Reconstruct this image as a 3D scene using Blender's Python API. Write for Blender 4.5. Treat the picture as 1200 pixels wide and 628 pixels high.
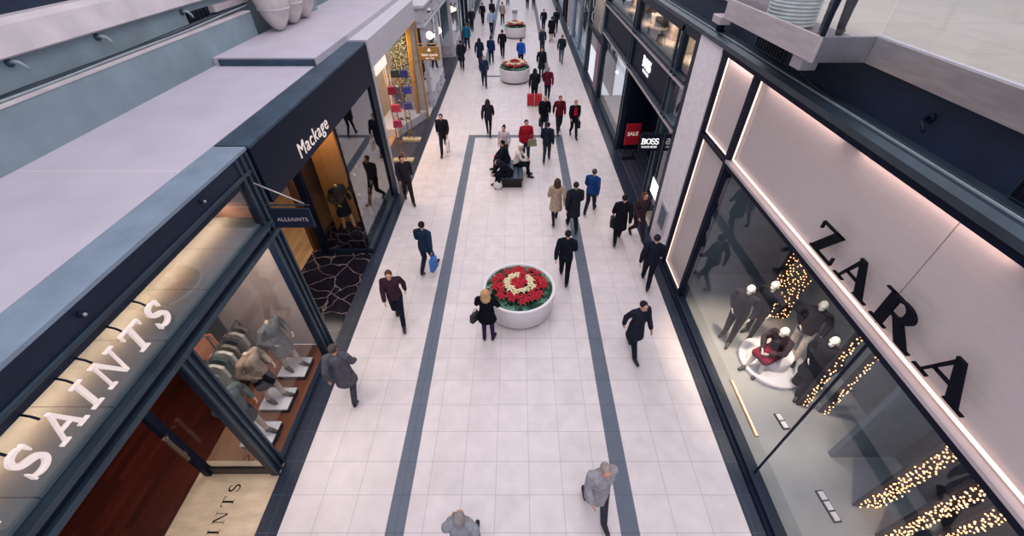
import bpy, bmesh, math, random
from mathutils import Vector, Matrix, noise
random.seed(7)
PI = math.pi
S = bpy.context.scene
C = S.collection
for o in list(bpy.data.objects): bpy.data.objects.remove(o)

# ------------------------------------------------------------------ camera, light, exposure
H = 8.0
cam_d = bpy.data.cameras.new('camera'); cam = bpy.data.objects.new('camera', cam_d); C.objects.link(cam)
S.camera = cam
cam_d.sensor_width = 36.0
cam_d.lens = 36.0*485.0/1200.0
cam_d.shift_x = -6.0/1200.0
cam_d.clip_end = 300
pitch = math.atan(423.0/485.0)
cam.location = (0, 0, H)
cam.rotation_euler = (PI/2 - pitch, 0, 0)

S.view_settings.view_transform = 'Standard'
S.view_settings.look = 'None'
S.view_settings.gamma = 1.0
S.view_settings.use_curve_mapping = False
S.view_settings.exposure = 0.27

w = bpy.data.worlds.new('sky'); S.world = w; w.use_nodes = True
bg = w.node_tree.nodes['Background']
bg.inputs[0].default_value = (0.86, 0.87, 0.98, 1); bg.inputs[1].default_value = 0.78

def area(name, loc, size, sizey, power, col, rot=(0,0,0)):
    d = bpy.data.lights.new(name, 'AREA'); d.shape = 'RECTANGLE'; d.size = size; d.size_y = sizey
    d.energy = power; d.color = col
    o = bpy.data.objects.new(name, d); C.objects.link(o); o.location = loc; o.rotation_euler = rot
    return o
area('skylight', (0, 18, 17), 9, 60, 2300, (1.0, 0.93, 0.92))
def point(name, loc, power, col, r=0.12):
    d = bpy.data.lights.new(name, 'POINT'); d.energy = power; d.color = col; d.shadow_soft_size = r
    o = bpy.data.objects.new(name, d); C.objects.link(o); o.location = loc; return o
def spot(name, loc, target, power, col, ang=70, r=0.05):
    d = bpy.data.lights.new(name, 'SPOT'); d.energy = power; d.color = col; d.shadow_soft_size = r
    d.spot_size = math.radians(ang); d.spot_blend = 0.7
    o = bpy.data.objects.new(name, d); C.objects.link(o); o.location = loc
    o.rotation_euler = (Vector(target)-Vector(loc)).to_track_quat('-Z', 'Y').to_euler(); return o
WARM = (1.0, 0.74, 0.48); SOFT = (1.0, 0.86, 0.72)

# ------------------------------------------------------------------ materials
def lin(h):
    h = h.lstrip('#'); out = []
    for i in (0, 2, 4):
        c = int(h[i:i+2], 16)/255
        out.append(c/12.92 if c <= 0.04045 else ((c+0.055)/1.055)**2.4)
    return (*out, 1)
MATS = {}
def mat(name, col, rough=0.6, metal=0.0, var=0.06, scale=6.0, bump=0.0, emit=None, estr=0, stretch=None, spec=0.4):
    if name in MATS: return MATS[name]
    m = bpy.data.materials.new(name); m.use_nodes = True; nt = m.node_tree
    b = nt.nodes['Principled BSDF']; c = lin(col)
    b.inputs['Roughness'].default_value = rough; b.inputs['Metallic'].default_value = metal
    b.inputs['Specular IOR Level'].default_value = spec
    tc = nt.nodes.new('ShaderNodeTexCoord'); mp = nt.nodes.new('ShaderNodeMapping')
    if stretch: mp.inputs['Scale'].default_value = stretch
    nz = nt.nodes.new('ShaderNodeTexNoise'); nz.inputs['Scale'].default_value = scale; nz.inputs['Detail'].default_value = 5
    nt.links.new(tc.outputs['Object'], mp.inputs[0]); nt.links.new(mp.outputs[0], nz.inputs['Vector'])
    rp = nt.nodes.new('ShaderNodeValToRGB')
    lo = [max(0, v*(1-var*3)) for v in c[:3]]; hi = [min(1, v*(1+var*3)) for v in c[:3]]
    rp.color_ramp.elements[0].position = 0.25; rp.color_ramp.elements[1].position = 0.75
    rp.color_ramp.elements[0].color = (*lo, 1); rp.color_ramp.elements[1].color = (*hi, 1)
    nt.links.new(nz.outputs['Fac'], rp.inputs[0]); nt.links.new(rp.outputs[0], b.inputs['Base Color'])
    if bump:
        bp = nt.nodes.new('ShaderNodeBump'); bp.inputs['Strength'].default_value = bump; bp.inputs['Distance'].default_value = 0.01
        nt.links.new(nz.outputs['Fac'], bp.inputs['Height']); nt.links.new(bp.outputs[0], b.inputs['Normal'])
    if emit:
        b.inputs['Emission Color'].default_value = lin(emit); b.inputs['Emission Strength'].default_value = estr
    MATS[name] = m; return m

def math_node(nt, op, a, b=None):
    n = nt.nodes.new('ShaderNodeMath'); n.operation = op
    for i, v in enumerate((a, b)):
        if v is None: continue
        if isinstance(v, (int, float)): n.inputs[i].default_value = v
        else: nt.links.new(v, n.inputs[i])
    return n.outputs[0]
def tile_mat(name, col, grout, ox, wx, oy, wy, g=0.008, rough=0.35, var=0.03, spec=0.4, axes=(0,1)):
    m = mat(name, col, rough, var=var, scale=3.0, spec=spec); nt = m.node_tree
    b = nt.nodes['Principled BSDF']; src = b.inputs['Base Color'].links[0].from_socket
    tc = nt.nodes.new('ShaderNodeTexCoord'); sx = nt.nodes.new('ShaderNodeSeparateXYZ')
    nt.links.new(tc.outputs['Object'], sx.inputs[0])
    def line(sock, off, wd):
        f = math_node(nt, 'FRACT', math_node(nt, 'DIVIDE', math_node(nt, 'SUBTRACT', sock, off), wd))
        d = math_node(nt, 'MULTIPLY', math_node(nt, 'SUBTRACT', 0.5, math_node(nt, 'ABSOLUTE', math_node(nt, 'SUBTRACT', f, 0.5))), wd)
        return math_node(nt, 'LESS_THAN', d, g/2)
    l = math_node(nt, 'MAXIMUM', line(sx.outputs[axes[0]], ox, wx), line(sx.outputs[axes[1]], oy, wy))
    cell = nt.nodes.new('ShaderNodeTexWhiteNoise'); cell.noise_dimensions = '2D'
    cb = nt.nodes.new('ShaderNodeCombineXYZ')
    nt.links.new(math_node(nt, 'FLOOR', math_node(nt, 'DIVIDE', math_node(nt, 'SUBTRACT', sx.outputs[axes[0]], ox), wx)), cb.inputs[0])
    nt.links.new(math_node(nt, 'FLOOR', math_node(nt, 'DIVIDE', math_node(nt, 'SUBTRACT', sx.outputs[axes[1]], oy), wy)), cb.inputs[1])
    nt.links.new(cb.outputs[0], cell.inputs['Vector'])
    hs = nt.nodes.new('ShaderNodeHueSaturation'); nt.links.new(src, hs.inputs['Color'])
    nt.links.new(math_node(nt, 'ADD', math_node(nt, 'MULTIPLY', cell.outputs['Value'], 0.06), 0.97), hs.inputs['Value'])
    mx = nt.nodes.new('ShaderNodeMixRGB'); nt.links.new(l, mx.inputs[0]); nt.links.new(hs.outputs[0], mx.inputs[1])
    mx.inputs[2].default_value = lin(grout); nt.links.new(mx.outputs[0], b.inputs['Base Color'])
    return m
def plank_mat(name, c1, c2, wd, axis=1, rough=0.35, length=1.6):
    m = bpy.data.materials.new(name); m.use_nodes = True; nt = m.node_tree; b = nt.nodes['Principled BSDF']
    tc = nt.nodes.new('ShaderNodeTexCoord'); mp = nt.nodes.new('ShaderNodeMapping')
    if axis == 1: mp.inputs['Rotation'].default_value = (0, 0, PI/2)
    if axis == 2: mp.inputs['Rotation'].default_value = (0, PI/2, 0)
    br = nt.nodes.new('ShaderNodeTexBrick'); br.inputs['Scale'].default_value = 1
    br.inputs['Brick Width'].default_value = length; br.inputs['Row Height'].default_value = wd
    br.inputs['Mortar Size'].default_value = 0.004; br.inputs['Color1'].default_value = lin(c1); br.inputs['Color2'].default_value = lin(c2)
    br.inputs['Mortar'].default_value = (*[v*0.4 for v in lin(c1)[:3]], 1)
    nz = nt.nodes.new('ShaderNodeTexNoise'); nz.inputs['Scale'].default_value = 9; nz.inputs['Detail'].default_value = 6
    mp2 = nt.nodes.new('ShaderNodeMapping'); mp2.inputs['Scale'].default_value = (0.25, 3, 3)
    nt.links.new(tc.outputs['Object'], mp.inputs[0]); nt.links.new(mp.outputs[0], br.inputs['Vector'])
    nt.links.new(mp.outputs[0], mp2.inputs[0]); nt.links.new(mp2.outputs[0], nz.inputs['Vector'])
    mx = nt.nodes.new('ShaderNodeMixRGB'); mx.blend_type = 'MULTIPLY'; mx.inputs[0].default_value = 0.45
    nt.links.new(br.outputs['Color'], mx.inputs[1]); nt.links.new(nz.outputs['Fac'], mx.inputs[2])
    nt.links.new(mx.outputs[0], b.inputs['Base Color']); b.inputs['Roughness'].default_value = rough
    MATS[name] = m; return m
def glass_mat(name, base=0.07, tint=(0.93, 0.97, 0.97, 1)):
    m = bpy.data.materials.new(name); m.use_nodes = True; nt = m.node_tree; nt.nodes.clear()
    out = nt.nodes.new('ShaderNodeOutputMaterial'); mx = nt.nodes.new('ShaderNodeMixShader')
    t = nt.nodes.new('ShaderNodeBsdfTransparent'); t.inputs[0].default_value = tint
    g = nt.nodes.new('ShaderNodeBsdfGlossy'); g.inputs['Roughness'].default_value = 0.0
    lw = nt.nodes.new('ShaderNodeLayerWeight'); lw.inputs[0].default_value = 0.5
    f = math_node(nt, 'ADD', math_node(nt, 'MULTIPLY', math_node(nt, 'POWER', lw.outputs['Facing'], 4.0), 0.6), base)
    nt.links.new(f, mx.inputs[0]); nt.links.new(t.outputs[0], mx.inputs[1]); nt.links.new(g.outputs[0], mx.inputs[2])
    nt.links.new(mx.outputs[0], out.inputs[0]); MATS[name] = m; return m
def marble_mat(name):
    m = mat(name, '#14131c', 0.12, var=0.05); nt = m.node_tree; b = nt.nodes['Principled BSDF']
    tc = nt.nodes.new('ShaderNodeTexCoord'); nz = nt.nodes.new('ShaderNodeTexNoise'); nz.inputs['Scale'].default_value = 1.6; nz.inputs['Detail'].default_value = 3
    mxv = nt.nodes.new('ShaderNodeMixRGB'); mxv.inputs[0].default_value = 0.35
    vo = nt.nodes.new('ShaderNodeTexVoronoi'); vo.feature = 'DISTANCE_TO_EDGE'; vo.inputs['Scale'].default_value = 2.6
    nt.links.new(tc.outputs['Object'], nz.inputs['Vector']); nt.links.new(tc.outputs['Object'], mxv.inputs[1]); nt.links.new(nz.outputs['Color'], mxv.inputs[2])
    nt.links.new(mxv.outputs[0], vo.inputs['Vector'])
    rp = nt.nodes.new('ShaderNodeValToRGB'); rp.color_ramp.elements[0].position = 0.0; rp.color_ramp.elements[1].position = 0.022
    rp.color_ramp.elements[0].color = lin('#8f7f80'); rp.color_ramp.elements[1].color = lin('#17151f')
    nt.links.new(vo.outputs['Distance'], rp.inputs[0]); nt.links.new(rp.outputs[0], b.inputs['Base Color']); return m

FLOORC = '#d8cdcf'
m_floor_mid = tile_mat('pale_floor_tile', FLOORC, '#a59da3', -1.61, 0.61, 2.34, 0.6)
m_floor_left = tile_mat('pale_floor_tile_left', FLOORC, '#a59da3', -2.24, 0.627, 2.34, 0.6)
m_floor_right = tile_mat('pale_floor_tile_right', FLOORC, '#a59da3', 2.08, 0.627, 2.34, 0.6)
m_strip = tile_mat('slate_strip', '#5c6474', '#3e4654', -2.08, 40, 2.34, 0.6, rough=0.45)
m_border = tile_mat('dark_border_tile', '#222a3c', '#4c5364', -4.24, 0.36, 2.34, 0.6, g=0.006, rough=0.35)
m_border_small = tile_mat('dark_small_tile', '#2f3040', '#6d6c7c', 0, 0.22, 0, 0.22, g=0.012, rough=0.35)
m_navy = mat('navy_painted_metal', '#0b1c33', 0.5, 0.0, var=0.08, scale=2.5)
m_navy_hi = mat('blue_grey_metal', '#33424f', 0.38, 0.3, var=0.08, scale=3)
m_coping = mat('weathered_coping', '#7d8c9e', 0.5, 0.0, var=0.06, scale=2.2)
m_coping2 = mat('dark_coping', '#35485a', 0.45, 0.1, var=0.14, scale=2.2)
m_fascia_dark = mat('deep_navy_fascia', '#07132a', 0.5, spec=0.2)
m_glass_lo = glass_mat('shop_glass_clear', 0.012, (0.94, 0.96, 0.98, 1))
m_black = mat('near_black_paint', '#0c142a', 0.5, var=0.05, spec=0.15)
m_roof = mat('pale_roof_membrane', '#b9b2bf', 0.8, var=0.025, scale=1.2, bump=0.1)
m_teal = mat('grey_teal_plaster', '#80919a', 0.75, var=0.06, scale=1.3, bump=0.15)
m_beam = mat('off_white_beam', '#c6bdc2', 0.6, var=0.05, scale=2)
m_white = mat('white_paint', '#d9d4da', 0.5, var=0.02)
m_kw = mat('warm_white_paint', '#c2bfc8', 0.5, var=0.03)
m_glass = glass_mat('shop_glass', 0.05, (0.93, 0.96, 0.985, 1))
m_glass_hi = glass_mat('shop_glass_reflective', 0.11, (0.9, 0.95, 0.98, 1))
m_glass_dark = glass_mat('smoky_glass', 0.06, (0.6, 0.68, 0.72, 1))
m_glass_clear = glass_mat('balustrade_glass', 0.05, (0.95, 0.965, 0.965, 1))
m_steel = mat('brushed_steel', '#a19c9e', 0.3, 0.45, var=0.06, scale=2, stretch=(1, 1, 8))
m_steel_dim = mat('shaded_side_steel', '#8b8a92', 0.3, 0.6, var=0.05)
m_steel_pale = mat('pale_steel', '#bdb2b6', 0.42, 0.25, var=0.05, scale=2, stretch=(1, 1, 8))
m_upwall = mat('dark_blue_upper_wall', '#17253d', 0.6, var=0.08, scale=2)
m_wood_red = plank_mat('dark_red_wood', '#5a241c', '#3f1814', 0.14, 1, 0.3)
m_wood_warm = plank_mat('warm_brown_wood', '#9a5a3a', '#7d4429', 0.12, 1, 0.35)
m_wood_oak = plank_mat('honey_oak', '#c98a4e', '#a86a34', 0.22, 2, 0.4, 3.0)
m_wood_dim = plank_mat('brown_oak', '#7a5238', '#63402a', 0.22, 2, 0.4, 3.0)
m_oak_floor = plank_mat('pale_oak_floor', '#d8a878', '#c08f60', 0.15, 1, 0.4)
m_traver = mat('beige_travertine', '#cbb49c', 0.4, var=0.07, scale=2.6, stretch=(1, 2.6, 1))
m_concrete = mat('pinkish_concrete', '#a89690', 0.7, var=0.05, scale=2)
m_int_dark = mat('dark_interior_wall', '#1a1720', 0.7, var=0.05)
m_int_grey = mat('grey_interior_wall', '#68727c', 0.7, var=0.03)
m_int_light = mat('pale_interior', '#a59c98', 0.6, var=0.03)
m_marble = marble_mat('black_veined_marble')
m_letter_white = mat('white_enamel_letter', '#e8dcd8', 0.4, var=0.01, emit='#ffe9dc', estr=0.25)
m_letter_black = mat('black_letter', '#0c0e1a', 0.6, var=0.02, spec=0.1)
m_led = mat('led_tube', '#ffffff', 0.5, emit='#ffd8c0', estr=0.95)
m_led2 = mat('led_tube_soft', '#ffffff', 0.5, emit='#ffd9c8', estr=1.2)
m_sign_panel = mat('satin_fascia_panel', '#b9aeb0', 0.3, var=0.015, scale=3, stretch=(1, 1, 12), emit='#ffd8c8', estr=0.03)
m_stucco = mat('pale_stucco_column', '#ebe3e7', 0.7, var=0.03, scale=8, bump=0.2)
m_gold = mat('brushed_gold', '#b9935a', 0.35, 0.7, var=0.08)
m_goldpaint = mat('golden_yellow', '#d08a2c', 0.6, var=0.12, scale=14)
m_red_sign = mat('red_sign', '#c01f30', 0.5, var=0.02)
m_dark_metal = mat('dark_bronze', '#2a2427', 0.35, 0.6, var=0.06)
m_globe = mat('lit_globe', '#ffffff', 0.4, emit='#ffd6b4', estr=3.5)
m_bulb = mat('fairy_bulb', '#ffffff', 0.4, emit='#ffae66', estr=4.0)
m_panel_dark = mat('dark_plum_backing', '#1d1a26', 0.7, var=0.1)
m_planter = mat('white_planter', '#e2dcdf', 0.35, var=0.015)
m_soil = mat('dark_soil', '#16201f', 0.9, var=0.2, scale=30)
m_redfl = mat('red_bract', '#b8122a', 0.55, var=0.14, scale=18)
m_whfl = mat('cream_bract', '#e8dcb4', 0.55, var=0.08, scale=18)
m_leaf = mat('deep_green_leaf', '#1c4636', 0.5, var=0.22, scale=20)
m_leaf2 = mat('silver_green_leaf', '#5f8f78', 0.5, var=0.22, scale=20)
m_shell = mat('off_white_shell', '#cfc5c2', 0.55, var=0.05, scale=3)
m_cable = mat('grey_cable', '#8d98a0', 0.5, var=0.05)
m_cable_dark = mat('dark_cable', '#152536', 0.5, var=0.05)

# ------------------------------------------------------------------ mesh helpers
class MB:
    def __init__(s): s.v = []; s.f = []; s.sm = []
    def add(s, vs, fs, smooth=False):
        b = len(s.v); s.v += [tuple(x) for x in vs]
        for f in fs: s.f.append(tuple(b+i for i in f)); s.sm.append(smooth)
        return s
    def box(s, x0, x1, y0, y1, z0, z1, bev=0.0):
        if x0 > x1: x0, x1 = x1, x0
        if y0 > y1: y0, y1 = y1, y0
        if z0 > z1: z0, z1 = z1, z0
        vs = [(x, y, z) for z in (z0, z1) for y in (y0, y1) for x in (x0, x1)]
        return s.add(vs, [(0,2,3,1), (4,5,7,6), (0,1,5,4), (2,6,7,3), (0,4,6,2), (1,3,7,5)])
    def prism(s, pts, a, b, plane='xy'):
        # polygon pts (2D) extruded from a to b along the remaining axis
        def P(p, t):
            return {'xy': (p[0], p[1], t), 'xz': (p[0], t, p[1]), 'yz': (t, p[0], p[1])}[plane]
        n = len(pts)
        vs = [P(p, a) for p in pts] + [P(p, b) for p in pts]
        return s.add(vs, [tuple(range(n-1, -1, -1)), tuple(range(n, 2*n))] + [(i, (i+1) % n, n+(i+1) % n, n+i) for i in range(n)])
    def lathe(s, prof, cx=0, cy=0, cz=0, n=40):
        vs = []; fs = []
        for r, z in prof:
            for k in range(n):
                a = 2*PI*k/n; vs.append((cx+r*math.cos(a), cy+r*math.sin(a), cz+z))
        for i in range(len(prof)-1):
            for k in range(n):
                k2 = (k+1) % n; fs.append((i*n+k, i*n+k2, (i+1)*n+k2, (i+1)*n+k))
        if prof[0][0] > 1e-5: fs.append(tuple(range(n-1, -1, -1)))
        if prof[-1][0] > 1e-5: fs.append(tuple((len(prof)-1)*n+k for k in range(n)))
        return s.add(vs, fs, True)
    def tube(s, pts, r, n=8):
        pts = [Vector(p) for p in pts]; vs = []; fs = []; up = None
        for i, p in enumerate(pts):
            d = (pts[min(i+1, len(pts)-1)] - pts[max(i-1, 0)]).normalized()
            if up is None:
                up = Vector((0,0,1)) if abs(d.z) < 0.9 else Vector((1,0,0))
            a = d.cross(up).normalized(); b = a.cross(d).normalized(); up = b
            rr = r[i] if isinstance(r, (list, tuple)) else r
            for k in range(n):
                t = 2*PI*k/n; vs.append(p + a*math.cos(t)*rr + b*math.sin(t)*rr)
        for i in range(len(pts)-1):
            for k in range(n):
                k2 = (k+1) % n; fs.append((i*n+k, (i+1)*n+k, (i+1)*n+k2, i*n+k2))
        fs.append(tuple(range(n))); fs.append(tuple((len(pts)-1)*n+k for k in range(n-1, -1, -1)))
        return s.add(vs, fs, True)
    def ball(s, c, rx, ry=None, rz=None, n=16, m=10):
        ry = ry or rx; rz = rz or rx
        vs = [(c[0], c[1], c[2]-rz)]; fs = []
        for i in range(1, m):
            ph = -PI/2 + PI*i/m
            for k in range(n):
                a = 2*PI*k/n; vs.append((c[0]+rx*math.cos(ph)*math.cos(a), c[1]+ry*math.cos(ph)*math.sin(a), c[2]+rz*math.sin(ph)))
        vs.append((c[0], c[1], c[2]+rz)); T = len(vs)-1
        for k in range(n): fs.append((0, 1+(k+1) % n, 1+k)); fs.append((T, 1+(m-2)*n+k, 1+(m-2)*n+(k+1) % n))
        for i in range(m-2):
            for k in range(n): fs.append((1+i*n+k, 1+i*n+(k+1) % n, 1+(i+1)*n+(k+1) % n, 1+(i+1)*n+k))
        return s.add(vs, fs, True)
    def mesh(s, name):
        me = bpy.data.meshes.new(name); me.from_pydata(s.v, [], s.f)
        me.polygons.foreach_set('use_smooth', s.sm)
        bm = bmesh.new(); bm.from_mesh(me); bmesh.ops.recalc_face_normals(bm, faces=bm.faces); bm.to_mesh(me); bm.free()
        me.update(); return me
    def build(s, name, m, parent=None, bev=0.0, loc=None):
        me = s.mesh(name); return link(name, me, m, parent, bev, loc)
def link(name, me, m, parent=None, bev=0.0, loc=None):
    o = bpy.data.objects.new(name, me); C.objects.link(o)
    if len(me.materials) == 0: me.materials.append(m)
    o.material_slots[0].link = 'OBJECT'; o.material_slots[0].material = m
    if parent:
        o.parent = parent
    if loc: o.location = loc
    if bev:
        b = o.modifiers.new('bevel', 'BEVEL'); b.width = bev; b.segments = 2; b.limit_method = 'ANGLE'; b.angle_limit = math.radians(40)
    return o
def tag(o, label=None, cat=None, group=None, kind=None):
    if label: o['label'] = label
    if cat: o['category'] = cat
    if group: o['group'] = group
    if kind: o['kind'] = kind
    return o
def thing(name, label, cat, loc=(0,0,0), rz=0, group=None):
    o = bpy.data.objects.new(name, None); C.objects.link(o); o.location = loc; o.rotation_euler = (0, 0, rz)
    o.empty_display_size = 0.2
    return tag(o, label, cat, group)
def box(name, m, x0, x1, y0, y1, z0, z1, parent=None, bev=0.0):
    # absolute coordinates; the parent may sit at its own (unrotated) base
    o = MB().box(x0, x1, y0, y1, z0, z1).build(name, m, parent, bev)
    if parent: o.location = -Vector(parent.location)
    return o
def ab(mb, name, m, parent, bev=0.0):
    o = mb.build(name, m, parent, bev)
    r = parent; off = Vector((0,0,0))
    while r: off += Vector(r.location); r = r.parent
    o.location = -off if parent else Vector((0,0,0)); return o
def struct(name, o):
    o.name = name; o['kind'] = 'structure'; return o
def copy_tree(o, parent=None):
    c = o.copy(); C.objects.link(c)
    if parent: c.parent = parent
    for ch in o.children: copy_tree(ch, c)
    return c

# ------------------------------------------------------------------ the setting: floor
def floorbox(name, m, x0, x1, y0, y1, z=0.0, t=0.1):
    return struct(name, box(name, m, x0, x1, y0, y1, z-t, z))
floorbox('floor', m_floor_left, -4.06, -2.24, -3, 72)
floorbox('floor', m_floor_right, 2.08, 3.96, -3, 72)
floorbox('floor', m_floor_mid, -1.92, 1.76, -3, 72)
floorbox('floor', m_floor_mid, -2.24, -1.92, 18.6, 27.3)
floorbox('floor', m_floor_mid, 1.76, 2.08, 18.6, 27.3)
struct('trim_1', box('trim_1', m_strip, -2.24, -1.92, -3, 18.6, -0.1, 0))
struct('trim_2', box('trim_2', m_strip, 1.76, 2.08, -3, 18.6, -0.1, 0))
struct('trim_3', box('trim_3', m_strip, -1.92, 1.76, 18.28, 18.6, -0.1, 0.001))
struct('trim_4', box('trim_4', m_strip, -1.92, 1.76, 27.3, 27.62, -0.1, 0.001))
struct('trim_5', box('trim_5', m_strip, -2.24, -1.92, 27.3, 72, -0.1, 0))
struct('trim_6', box('trim_6', m_strip, 1.76, 2.08, 27.3, 72, -0.1, 0))
struct('trim_7', box('trim_7', m_border, -4.44, -4.06, -3, 72, -0.1, 0))
struct('trim_8', box('trim_8', m_border, 3.96, 4.36, -3, 72, -0.1, 0))

# ------------------------------------------------------------------ left upper structure
def roofbox(n, *a): return struct(n, box(n, m_roof, *a))
roofbox('ceiling', -7.45, -4.98, -3, 11.0, 4.85, 5.05)
roofbox('ceiling', -7.45, -4.93, 11.0, 20.4, 4.85, 5.22)
struct('trim_9', box('trim_9', m_coping2, -7.3, -4.97, 10.93, 11.0, 5.05, 5.19))
struct('trim_10', box('trim_10', m_white, -7.4, -5.0, 5.55, 5.565, 5.05, 5.053))
struct('wall_left', box('wall_left', m_teal, -7.8, -7.45, -3, 13.4, 4.85, 5.8))
struct('trim_11', box('trim_11', m_beam, -7.80, -7.44, -3, 13.4, 5.8, 5.83))
struct('wall_left_upper', box('wall_left_upper', m_teal, -8.3, -7.8, -3, 34, 4.85, 6.4))
struct('wall_left_rear', box('wall_left_rear', m_teal, -7.79, -7.2, 16.4, 17.4, 5.22, 6.0))
struct('wall_left_top', box('wall_left_top', m_upwall, -8.5, -8.02, -3, 40, 6.4, 10.0))
bm_ = MB().prism([(-8.1, 6.32), (-7.7, 6.27), (-7.66, 6.30), (-7.74, 6.66), (-7.8, 6.74), (-8.1, 6.74)], -3, 34, 'xz')
struct('trim_12', bm_.build('trim_12', m_beam))
for i, (px, m_, r) in enumerate(((-7.56, m_cable, 0.02), (-7.62, m_cable_dark, 0.028), (-7.69, m_cable, 0.016), (-7.74, m_cable_dark, 0.02))):
    pts = []
    for k in range(60):
        y = -2 + k*0.265
        t = max(0, (y-8.5)/5)
        pts.append((max(-7.77, px - 0.03*t) + 0.006*math.sin(y*1.3), y, 5.83+r + (0.05*math.sin(y*0.9+i*0.6))**2*4 + 0.12*t*t*(0.6+0.2*i)))
    o = MB().tube(pts, r).build('cable', m_)
    tag(o, ['pale cable along the front of the grey ledge, lowest of four', 'thick dark cable second from the ledge front, upper left', 'thin pale cable second from the setback wall on the left ledge', 'dark cable tight against the setback wall on the left ledge'][i], 'cable', 'cables on the left ledge')
for i, (y, z) in enumerate(((6.85, 6.2), (8.6, 6.18), (11.15, 6.16), (14.1, 6.15))):
    t = thing('wall_hook', ['curved grey pipe bracket nearest the camera under the off-white beam', 'second grey pipe bracket under the off-white beam from the left edge', 'grey pipe bracket beside the louvred vent under the beam', 'farthest grey pipe bracket under the off-white beam, past the vent'][i], 'bracket', (-7.8, y, z), 0, 'pipe brackets on the left upper wall')
    MB().lathe([(0.06, 0), (0.06, 0.03), (0.03, 0.05)], n=16).build('flange', m_coping2, t).rotation_euler = (0, PI/2, 0)
    MB().tube([(0, 0, 0), (0.08, 0.0, 0.02), (0.14, 0.02, 0.0), (0.18, 0.04, -0.06), (0.19, 0.05, -0.12)], [0.03, 0.03, 0.028, 0.024, 0.02]).build('pipe', m_cable, t)
t = thing('louvre_vent', 'dark louvred vent grille set in the grey-teal wall under the beam', 'vent', (-7.8, 11.7, 6.0))
ab(MB().box(-7.8, -7.78, 11.25, 12.15, 5.9, 6.12), 'backing', m_black, t)
for k in range(5): ab(MB().box(-7.79, -7.765, 11.3+k*0.17, 11.36+k*0.17, 5.91, 6.11), 'slat', m_dark_metal, t)
o = MB().box(-7.8, -7.66, 12.2, 13.9, 5.98, 6.12).build('cable_tray', m_steel_pale); tag(o, 'pale metal duct running back from the louvred vent', 'duct')
shell_prof = [(0.0, 0), (0.10, 0.02), (0.24, 0.12), (0.40, 0.34), (0.49, 0.55), (0.50, 0.56), (0.55, 0.8), (0.56, 1.0), (0.56, 1.35), (0.5, 1.6), (0.3, 1.75), (0, 1.8)]
for i, (x, y) in enumerate(((-7.05, 13.95), (-7.05, 14.93), (-7.05, 15.88))):
    t = thing('fabric_shell', ['nearest of three big off-white rounded shells on the pale roof', 'middle one of three big off-white rounded shells on the roof', 'farthest of three big off-white rounded shells on the roof'][i], 'rounded shell', (x, y, 5.225), 0, 'rounded shells on the left roof'); t.scale = (0.86, 0.86, 1)
    MB().lathe(shell_prof, n=20).build('body', m_shell, t)
    MB().lathe([(0.495, 0.55), (0.515, 0.555), (0.52, 0.58), (0.505, 0.60)], n=20).build('seam_band', m_beam, t)

# ------------------------------------------------------------------ shopfront with the white serif letters (near left)
XA = -4.45
A = thing('shopfront', 'dark navy steel shopfront with white serif letters over its glass', 'shopfront', (XA, 2.5, 0))
ab(MB().box(-4.98, -4.44, -3, 6.4, 4.99, 5.05), 'coping', m_coping, A, 0.008)
ab(MB().box(-4.97, -4.45, -3, 6.4, 4.72, 4.99), 'fascia', m_navy, A)
ab(MB().box(-4.56, -4.42, -3, 6.25, 4.66, 4.72), 'upper_rail', m_navy_hi, A, 0.01)
ab(MB().box(-4.56, -4.48, -3, 6.25, 4.54, 4.66), 'head_rail', m_navy, A)
ab(MB().box(-4.54, -4.38, -3, 6.25, 3.69, 3.76), 'transom', m_navy_hi, A, 0.008)
ab(MB().box(-4.56, -4.46, -3, 6.25, 3.56, 3.69), 'transom', m_navy, A)
ab(MB().box(-4.56, -4.38, -3, 6.25, 3.48, 3.56), 'transom', m_navy_hi, A, 0.01)
ab(MB().box(-4.505, -4.495, -3, 6.2, 3.76, 4.54), 'transom_pane', m_glass, A)
# door post and end post with their profiles
def post(par, x0, x1, y0, y1, z0, z1, m1=m_navy, m2=m_navy_hi):
    p = ab(MB().box(x0, x1, y0, y1, z0, z1), 'post', m1, par, 0.006)
    w = (y1-y0)
    for f in (0.0, 0.42, 0.84):
        q = MB().box(x1, x1+0.035, y0+w*f, y0+w*(f+0.14), z0, z1).build('post_fin', m2, p, 0.004)
        off = Vector(p.location) + Vector(par.location); q.location = -off
    return p
post(A, -4.58, -4.46, 3.27, 3.55, 0, 3.5)
post(A, -4.60, -4.46, 6.0, 6.36, 0, 4.98)
ab(MB().box(-4.58, -4.44, 3.5, 6.1, 0, 0.07), 'sill', m_navy_hi, A, 0.01)
ab(MB().box(-4.52, -4.44, 3.5, 6.1, 0.07, 0.11), 'sill', m_navy, A)
ab(MB().box(-4.52, -4.51, 3.5, 6.05, 0.08, 3.5), 'window_pane', m_glass_lo, A)
ab(MB().box(-5.72, -4.55, 3.3, 3.36, 0, 0.22), 'plinth', m_dark_metal, A, 0.01)
ab(MB().box(-5.72, -4.55, 3.325, 3.335, 0.22, 3.5), 'return_pane', m_glass, A)
st = ab(MB().box(-5.82, -5.70, 3.26, 3.38, 0, 3.5), 'door_post', m_black, A, 0.006)
d = ab(MB().box(-5.78, -5.70, 2.2, 3.24, 0.0, 3.45), 'door_frame', m_black, A)
bpy.data.objects.remove(d)
hd = MB()
for zz in (1.0, 1.55): hd.tube([(-5.69, 3.28, zz), (-5.60, 3.2, zz)], 0.012)
hd.box(-5.62, -5.58, 3.14, 3.2, 0.9, 1.65)
ab(hd, 'door_handle', mat('aged_brass', '#8a7a6a', 0.3, 0.8), st)
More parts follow.
